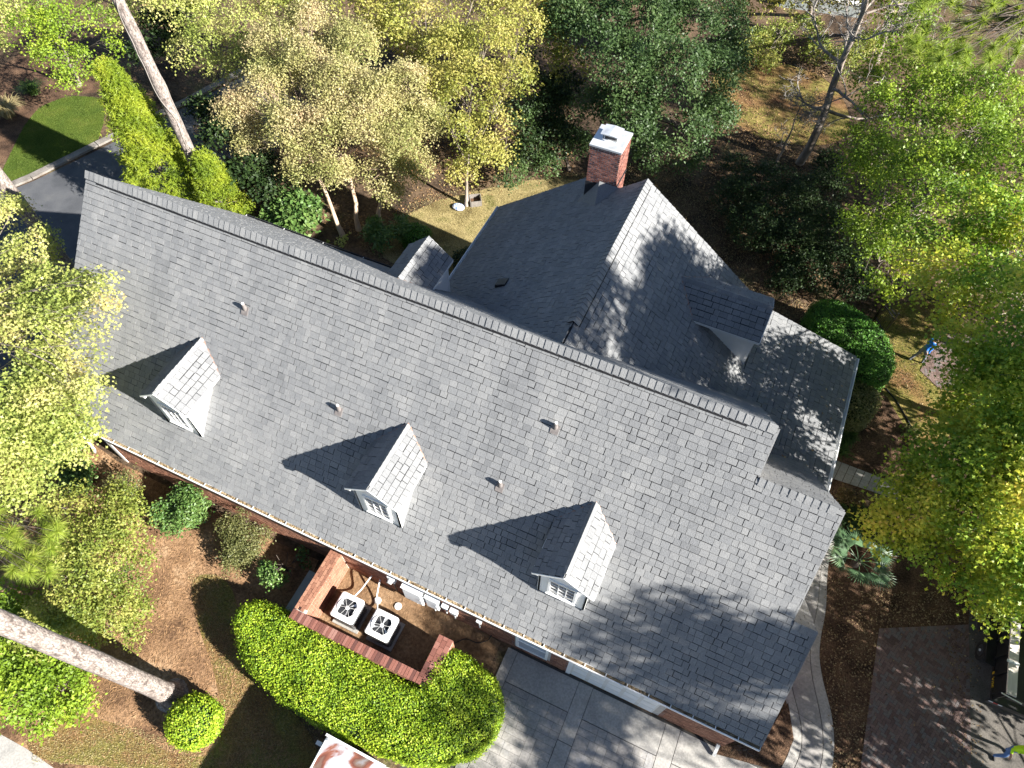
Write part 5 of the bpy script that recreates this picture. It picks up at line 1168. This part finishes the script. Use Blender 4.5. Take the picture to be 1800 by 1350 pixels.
# ================================================================== CONIFERS
def pine(label, base, h, r0, tufts, per=90, ln=.33, name='pine_tree', bark='pine_bark', w=.012, vines=False, lean=(0, 0)):
    """tall bare trunk with needle tufts given as world points"""
    global TREE_TRIS
    t = thing(name, label, 'tree', base); b = np.array([base[0], base[1], 0.]); tr = np.linspace(0, 1, 24)[:, None]
    tr = np.concatenate([[[0], [.006], [.014], [.026]], np.linspace(.045, 1, 20)[:, None]])
    trunk = b+tr*np.array([lean[0], lean[1], h]); trunk[:, 0] += .08*np.sin(tr[:, 0]*5); trunk[:, 1] += .06*np.sin(tr[:, 0]*4+1)
    rad = r0*(1-.55*tr[:, 0]); rad[:4] *= (1.75, 1.4, 1.2, 1.07)
    v, f = tube_np([trunk], [rad], 16); nz = vnoise(v, 9, 3)[:, None]*.03; v[:, :2] += (v[:, :2]-np.repeat(trunk, 16, 0)[:, :2])*nz/ max(r0, .05)*1.0
    link('trunk', fast('trunk', v, f, True), bark, t)
    tf = np.asarray(tufts, float); paths = []; rads = []
    for p in tf:
        k = int(np.clip(np.searchsorted(trunk[:, 2], p[2]-.12*np.linalg.norm(p[:2]-b[:2])), 2, 23)); paths.append(bent(trunk[k], p, 6, .06)); rads.append(np.linspace(min(.03, max(.012, .009*np.linalg.norm(p-trunk[k]))), .007, 6))
    v, f = tube_np(paths, rads, 5); link('branches', fast('branches', v, f, True), 'dark_bark', t)
    D = unit(tf-np.array([b[0], b[1], 0])-np.array([0, 0, 1])*(tf[:, 2:3]-.6)); D[:, 2] += .5
    V, f = needles(tf, unit(D), per, ln, w); TREE_TRIS += len(f); link('needles', fast('needles', V, f), 'needle', t)
    if vines:
        pa = []; ra = []
        for k in range(3):
            z = np.linspace(0, h*.62, 60); a = k*2.0-.6+z*(.55 if k != 1 else -.4)+np.sin(z*2.3+k)*.35; rr_ = np.interp(z, trunk[:, 2], rad)+.02
            pa.append(np.column_stack([np.interp(z, trunk[:, 2], trunk[:, 0])+rr_*np.cos(a), np.interp(z, trunk[:, 2], trunk[:, 1])+rr_*np.sin(a), z])); ra.append(np.full(60, .017))
        v, f = tube_np(pa, ra, 5); link('vine', fast('vine', v, f, True), 'dead_twig', t)
    return t
def crown_tufts(b, h, r, n, seed, zlo=.62):
    rs_ = np.random.default_rng(seed); out = []
    for k in range(n): z = h*rs_.uniform(zlo, 1.02); a = rs_.random()*6.28; d = r*rs_.uniform(.3, 1)*(1.25-z/h)*2.2; out.append((b[0]+d*math.cos(a), b[1]+d*math.sin(a), z))
    return out
b1 = G(380, 376); pine('tall vine wrapped pine trunk rising behind the left end of the ridge', b1, 21, .30, crown_tufts(b1, 21, 3, 90, 1)+[tuple(G(x, y, 10.5)) for x, y in ((150,-8),(165,-2),(178,-10),(160,-20))], vines=True)
b2 = G(126, 484); pine('pine trunk standing on the drive edge left of the roof', b2, 20, .33, crown_tufts(b2, 20, 3, 80, 2))
b3 = G(303, 1226); pine('thick pale pine trunk leaning out of the lower left corner', b3, 22, .31, crown_tufts(b3, 22, 3, 90, 3))
bs = G(20, 960); pine('young longleaf pine with long bright needles at the left edge', bs, 4.6, .07, [tuple(G(x, y, z)) for x, y, z in [(np.random.default_rng(k).uniform(-20,105), np.random.default_rng(k+50).uniform(895,1015), 3.4+1.6*np.random.default_rng(k+90).random()) for k in range(26)]], per=150, ln=.5, w=.013, name='young_pine')
bt = G(1765, 15, 10.5)+np.array([1.6, 1.2, 0]); rp = np.random.default_rng(12)
pine('bright needled pine crown at the top right corner', bt, 12.2, .2, [tuple(G(x, y, 10.0+rp.normal()*.7)) for x, y in [(rp.uniform(1600,1810), rp.uniform(-25,112)) for _ in range(85)] if y < 118-abs(x-1700)*.25], per=170, ln=.48, w=.016)
# yellow-green cedar: cone of drooping sprays
def cedar(label, base, h, r, seed, n=520, name='cedar_tree'):
    global TREE_TRIS
    rs_ = np.random.default_rng(seed); t = thing(name, label, 'tree', base); b = np.array([base[0], base[1], 0]); tr = np.linspace(0, 1, 8)[:, None]
    trunk = b+tr*np.array([0, 0, h*.97]); paths = [trunk]; rads = [.13*(1-.85*tr[:, 0])]; P = []; D = []
    for k in range(n):
        f_ = rs_.random()**.8; z = h*(.06+.92*f_); a = rs_.random()*6.28; d = r*(1-f_)**.75*rs_.uniform(.55, 1.08)+.06; c = b+np.array([d*math.cos(a), d*math.sin(a), z])
        if k % 6 == 0: paths.append(bent(b+np.array([0, 0, max(.2, z-.25*d)]), c, 4, .05)); rads.append(np.linspace(.03, .01, 4))
        dirn = np.array([math.cos(a), math.sin(a), .55])
        m = 26; o = rs_.normal(size=(m, 3))*np.array([.16, .16, .13])+c; P.append(o); D.append(np.tile(dirn, (m, 1))+rs_.normal(size=(m, 3))*.35)
    P = np.concatenate(P); D = unit(np.concatenate(D)); V, f = needles(P, D, 7, .17, .03); TREE_TRIS += len(f)
    v, f2 = tube_np(paths, rads, 5); link('trunk', fast('trunk', v, f2, True), 'dark_bark', t); link('crown', fast('crown', V, f), 'leaf_cedar', t)
cedar('bright yellow green cedar beside the vine wrapped pine', G(318,372), 8.2, 1.75, 3, n=560)
cedar('small yellow green cedar tucked against the rear roof edge', G(405,392), 4.2, 1.2, 4, n=230)
# ================================================================== TREES AND SHRUBS: left garden
tree('sweetgum_tree', 'sunlit yellow green sweetgum overhanging the left end of the roof', 'tree', G(-130,690), px_lumps([(15,385,5.4,1.0),(55,440,6,1.0),(20,500,6.2,1.3),(80,520,6.8,1.1),(130,520,7.4,.8),(175,545,8,.6),(60,600,6.8,1.4),(130,610,7.4,1.0),(180,600,8,.55),(20,680,6,1.5),(100,690,6.4,1.2),(150,680,7,.7),(50,780,5.2,1.4),(110,770,5.2,.9),(10,860,4.6,1.3),(-40,560,6.5,1.6),(-50,760,5.5,1.7),(180,500,8.2,.4),(140,730,5.8,.6)]), 'leaf_lime', leaf='star', size=.165, dens=16, per=13, spread=.19, r0=.16, bark='grey_bark', twigs=4, fork=.1)
tree('olive_tree', 'small leaved olive green tree left of the front garden path', 'tree', G(150,1040), px_lumps([(200,920,3,1.1),(160,980,3.2,1.2),(225,1000,2.4,.9),(190,1060,2.2,1.1),(120,1070,2.4,1.0),(240,1060,1.6,.6),(80,1090,2.4,.9),(210,880,2.6,.7),(130,900,3,.9),(230,1110,1.3,.5),(150,1110,1.6,.7)]), 'leaf_olivelime', leaf='diamond', size=.1, dens=18, per=13, spread=.17, r0=.09, twigs=10, inner=.2)
tree('laurel_bush', 'mid green leafy bush below the leaning pine trunk', 'bush', G(80,1220), px_lumps([(60,1180,1.4,1.0),(20,1220,1.4,1.0),(110,1215,1.1,.8),(70,1250,.9,.7),(140,1240,.7,.5),(0,1160,1.6,.9),(130,1180,1.0,.6)]), 'leaf_green', leaf='diamond', size=.12, dens=16, per=11, spread=.15, r0=.05, top=(*G(80,1220)[:2], 1.0))
tree('laurel_bush', 'dark shaded bush above the leaning pine trunk at left edge', 'bush', G(30,1090), px_lumps([(10,1050,1.8,1.0),(40,1085,1.3,.8),(70,1120,1.0,.6),(-20,1100,1.5,.9)]), 'leaf_green', leaf='diamond', size=.12, dens=16, per=11, spread=.15, r0=.05, top=(*G(30,1090)[:2], 1.2))
shrub('aucuba_bush', 'broad leaved green bush beside the left corner post', (110,800), 1.25, 1.7, 'leaf_glossy', size=.17, dens=16, per=9, spread=.16)
shrub('aucuba_bush', 'low broad leaved bush just below the left corner post', (150,850), .7, 1.0, 'leaf_glossy', size=.16, dens=16, per=9, spread=.14, seed=3)
shrub('camellia_bush', 'loose thin shrub against the sunlit brick wall', (232,872), .75, 1.2, 'leaf_olive', size=.09, dens=16, per=8)
shrub('camellia_bush', 'glossy round green shrub in the middle of the wall bed', (332,912), 1.0, 1.5, 'leaf_glossy', size=.11, dens=28, per=10)
shrub('olive_shrub', 'grey olive twiggy shrub right of the glossy round one', (438,962), 1.05, 1.3, 'leaf_olive', size=.075, dens=34, per=11)
shrub('camellia_bush', 'pale green shrub leaning over the grey box by the enclosure', (505,1002), .85, 1.2, 'leaf_glossy', size=.11, dens=26, per=10, seed=2)
# behind the ridge
shrub('aralia_bush', 'big leaved green bush under the crepe myrtle trunks', (525,405), 1.5, 2.0, 'leaf_glossy', size=.24, dens=10, per=9, spread=.2)
shrub('aralia_bush', 'small bright bush at the right of the big leaved one', (596,432), .6, 1.0, 'leaf_lime', size=.14, dens=18, per=9)
shrub('oleander_bush', 'dark narrow leaved shrub behind the rear dormer', (684,428), 1.05, 1.6, 'leaf_glossy', leaf='narrow', size=.28, dens=20, per=10, spread=.14)
hedge('clipped_hedge', 'small square clipped box bush beside the oleander', px_poly([(700,398),(735,390),(758,402),(752,424),(715,428)], .8, 1), 1.0, 'leaf_box', size=.08, dens=600, rnd=.3)
shrub('box_bush', 'dark shrub squeezed between rear dormer and wing gutter', (822,470), .8, 1.1, 'leaf_dark', size=.1, dens=22, per=9)
for lb, L in (('dark shaded azalea mass nearest the wing gable', [(1300,345,1.2,1.2),(1350,330,1.5,1.3),(1325,400,1.2,1.3),(1365,450,1.1,1.1),(1290,300,1.0,.8)]), ('dark shaded azalea mass in the middle behind the green hedge', [(1390,360,1.5,1.4),(1400,420,1.4,1.4),(1420,470,1.2,1.1),(1380,480,1.0,.9)]), ('dark shaded azalea mass below the fresh green maple', [(1440,345,1.6,1.3),(1465,410,1.8,1.3),(1480,470,1.6,1.1),(1455,290,1.2,.8),(1500,500,1.3,.8)])):
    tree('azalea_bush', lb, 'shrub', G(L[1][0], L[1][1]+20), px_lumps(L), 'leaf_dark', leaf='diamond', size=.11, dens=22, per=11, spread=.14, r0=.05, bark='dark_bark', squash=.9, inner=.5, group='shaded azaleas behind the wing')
# plants by the right gable
shrub('nandina_shrub', 'russet tipped shrub in the corner of the side walk', (1492,880), .6, .7, 'leaf_russet', size=.09, dens=34, per=9)
def strap_clump(name, label, px, n, ln, mat='strap_leaf', w=.035, cat='grass clump'):
    global TREE_TRIS
    c = G(*px); t = thing(name, label, cat, c); a = rng.random(n)*6.283; out = np.column_stack([np.cos(a), np.sin(a)]); L = ln*(.6+.5*rng.random(n)); P0 = np.array([c[0], c[1], 0])+np.column_stack([rng.normal(size=(n, 2))*.1, np.zeros(n)])
    e = .35+.6*rng.random(n); rows = []
    for s_, ww in ((0, .8), (.4, 1), (.75, .8), (1, .05)):
        p = P0.copy(); p[:, :2] += out*(L*e*s_)[:, None]; p[:, 2] += L*(np.sin(s_*2.2)*.62); sd = np.column_stack([-out[:, 1], out[:, 0], np.zeros(n)])*w*.5*ww; rows += [p-sd, p+sd]
    V = np.stack(rows, 1).reshape(-1, 3); b = np.arange(n)[:, None]*8; f = np.concatenate([b+np.array([[2*k, 2*k+1, 2*k+3, 2*k+2]]) for k in range(3)]); TREE_TRIS += 2*len(f)
    link('blades', fast('blades', V, f), mat, t); MB().lathe((c[0], c[1], 0), [(.1, 0), (.08, .05), (.02, .08)], 8).build('crown_base', 'hedge_core', t)
strap_clump('liriope_clump', 'bright strappy grass clump beside the porch gutter', (1482,772), 260, .75)
strap_clump('liriope_clump', 'smaller strappy clump left of the side walk', (1474,795), 160, .5)
strap_clump('aspidistra_clump', 'dark strap leaved clump above the fan palm', (1515,930), 320, .9, 'leaf_dark', .07)
strap_clump('aspidistra_clump', 'dark strap leaved clump nearest the right rake', (1488,915), 260, .8, 'leaf_dark', .07)
strap_clump('ornamental_grass', 'pale arching ornamental grass at the left edge by the lawn', (18,205), 500, 1.3, 'dry_blade', .03)
strap_clump('ornamental_grass', 'green arching grass in the shade above the kidney lawn', (60,165), 300, 1.0, 'strap_leaf', .035)
shrub('dwarf_shrub', 'low green shrub under the front gutter at the garage corner', (1307,1318), .5, .5, 'leaf_box', size=.07, dens=40, per=9)
shrub('ground_plant', 'pale leaved little plant in the mulch right of the porch', (1600,762), .25, .3, 'leaf_olive', size=.12, dens=40, per=6)
# fan palm
pc = G(1502, 992); palm = thing('fan_palm', 'low fan palm with spread green fronds at the end of the walk', 'palm', pc)
MB().lathe((pc[0], pc[1], 0), [(.16, 0), (.15, .2), (.1, .35), (.04, .42)], 10).build('stem', 'dark_bark', palm)
for k in range(10):
    a = k*2.4+.3; el = (.12+.6*((k*7) % 5)/4); d = np.array([math.cos(a)*math.cos(el), math.sin(a)*math.cos(el), math.sin(el)]); L = .62+.35*((k*5) % 3)/2
    p0 = np.array([pc[0], pc[1], .35]); p1 = p0+d*L; fr = MB(); fr.tube([p0, (p0+p1)/2+[0, 0, .06], p1], [.016, .013, .01], 5, False)
    up_ = np.array([0, 0, 1.])-d*d[2]; up_ /= np.linalg.norm(up_); sd = np.cross(d, up_); nseg = 22; rl = .7
    for j in range(nseg):
        b = (j/(nseg-1)-.5)*R(225); dr = d*math.cos(b)+sd*math.sin(b); dr = dr*math.cos(.25)-up_*.28*(1 if abs(b) < 2.4 else .6); pr_ = np.cross(dr, up_); pr_ /= np.linalg.norm(pr_); ll = rl*(1-.25*abs(b)/2.2)*random.uniform(.9, 1.08)
        q = p1+dr*ll*.5; tip = p1+dr*ll-np.array([0, 0, .06]); fr.add([p1, q-pr_*.03, tip, q+pr_*.03, q+up_*.018], [(0, 1, 4), (1, 2, 4), (2, 3, 4), (3, 0, 4)])
    fr.build('frond', 'palm_leaf', palm)
# ================================================================== GROUND COVER
scatter('leaf_litter', 'tan and brown fallen leaves over the shaded mulch by the pad', 'leaf litter', [(1453,1000),(1500,1040),(1760,1040),(1760,1090),(1545,1105),(1512,1400),(1466,1400),(1440,1113)], 4600, 'litter_mix', .068)
scatter('pad_leaves', 'scattered leaves on the herringbone pad and its right edge', 'leaf litter', [(1660,1105),(1720,1100),(1730,1400),(1690,1400)], 700, 'litter_mix', .07, lift=.035)
scatter('pad_leaf_scatter', 'few leaves dropped across the herringbone pavers', 'leaf litter', [(1545,1105),(1700,1100),(1705,1400),(1512,1400)], 110, 'litter_mix', .07, lift=.035)
scatter('woodland_litter', 'thick brown leaf litter on the woodland floor behind the house', 'leaf litter', [(340,330),(640,420),(740,370),(880,340),(1010,310),(1000,150),(600,150),(340,200)], 22000, 'litter', .1)
scatter('yard_litter', 'brown leaves drifted along the shaded yard beyond the wing', 'leaf litter', [(1180,290),(1290,400),(1400,560),(1500,520),(1480,300),(1440,80),(1230,90)], 16000, 'litter', .1)
scatter('gable_litter', 'dull brown leaves and dry grass along the shaded gable edge', 'leaf litter', [(1040,290),(1180,280),(1300,400),(1420,540),(1440,600),(1380,600),(1100,400)], 6000, 'litter_mix', .09)
blades('gable_grass', 'thin dry grass along the wing gable', [(1040,290),(1180,280),(1300,400),(1420,540),(1400,600),(1100,400)], 12000, 'dry_blade', .07)
scatter('side_litter', 'scattered leaves over the shaded side lawn and bed', 'leaf litter', [(1500,520),(1700,500),(1720,720),(1620,800),(1480,800)], 2200, 'litter_mix', .075)
scatter('straw_litter', 'orange brown pine straw over the front left garden', 'pine straw', [(150,770),(205,810),(480,950),(520,1070),(420,1060),(440,1250),(540,1350),(110,1340),(0,1275),(-20,1250),(-20,830)], 30000, 'straw', .17, 'thin', lift=.012, tilt=.2)
scatter('soil_litter', 'bits of straw on the soil of the equipment yard', 'pine straw', [(590,980),(690,1015),(870,1130),(800,1140),(740,1180),(560,1090)], 1500, 'straw', .12, 'thin', lift=.016, tilt=.2)
blades('dry_grass', 'sunlit dry tan grass between the ridge and the wing', [(625,430),(735,350),(860,322),(965,302),(1045,305),(1080,400),(1000,600),(780,530)], 26000, 'dry_blade', .07)
blades('garden_grass', 'thin patchy grass in the lower left garden', [(330,1010),(400,1010),(425,1090),(450,1200),(560,1290),(560,1360),(330,1360),(60,1340),(40,1290),(210,1270),(390,1330),(385,1200)], 16000, 'dry_blade', .06)
blades('side_grass', 'thin grass on the side lawn round the person in blue', [(1540,545),(1640,520),(1720,600),(1640,700),(1560,700)], 9000, 'grass_blade', .06)
print('TREE_TRIS', TREE_TRIS, 'OBJ', len(bpy.data.objects))
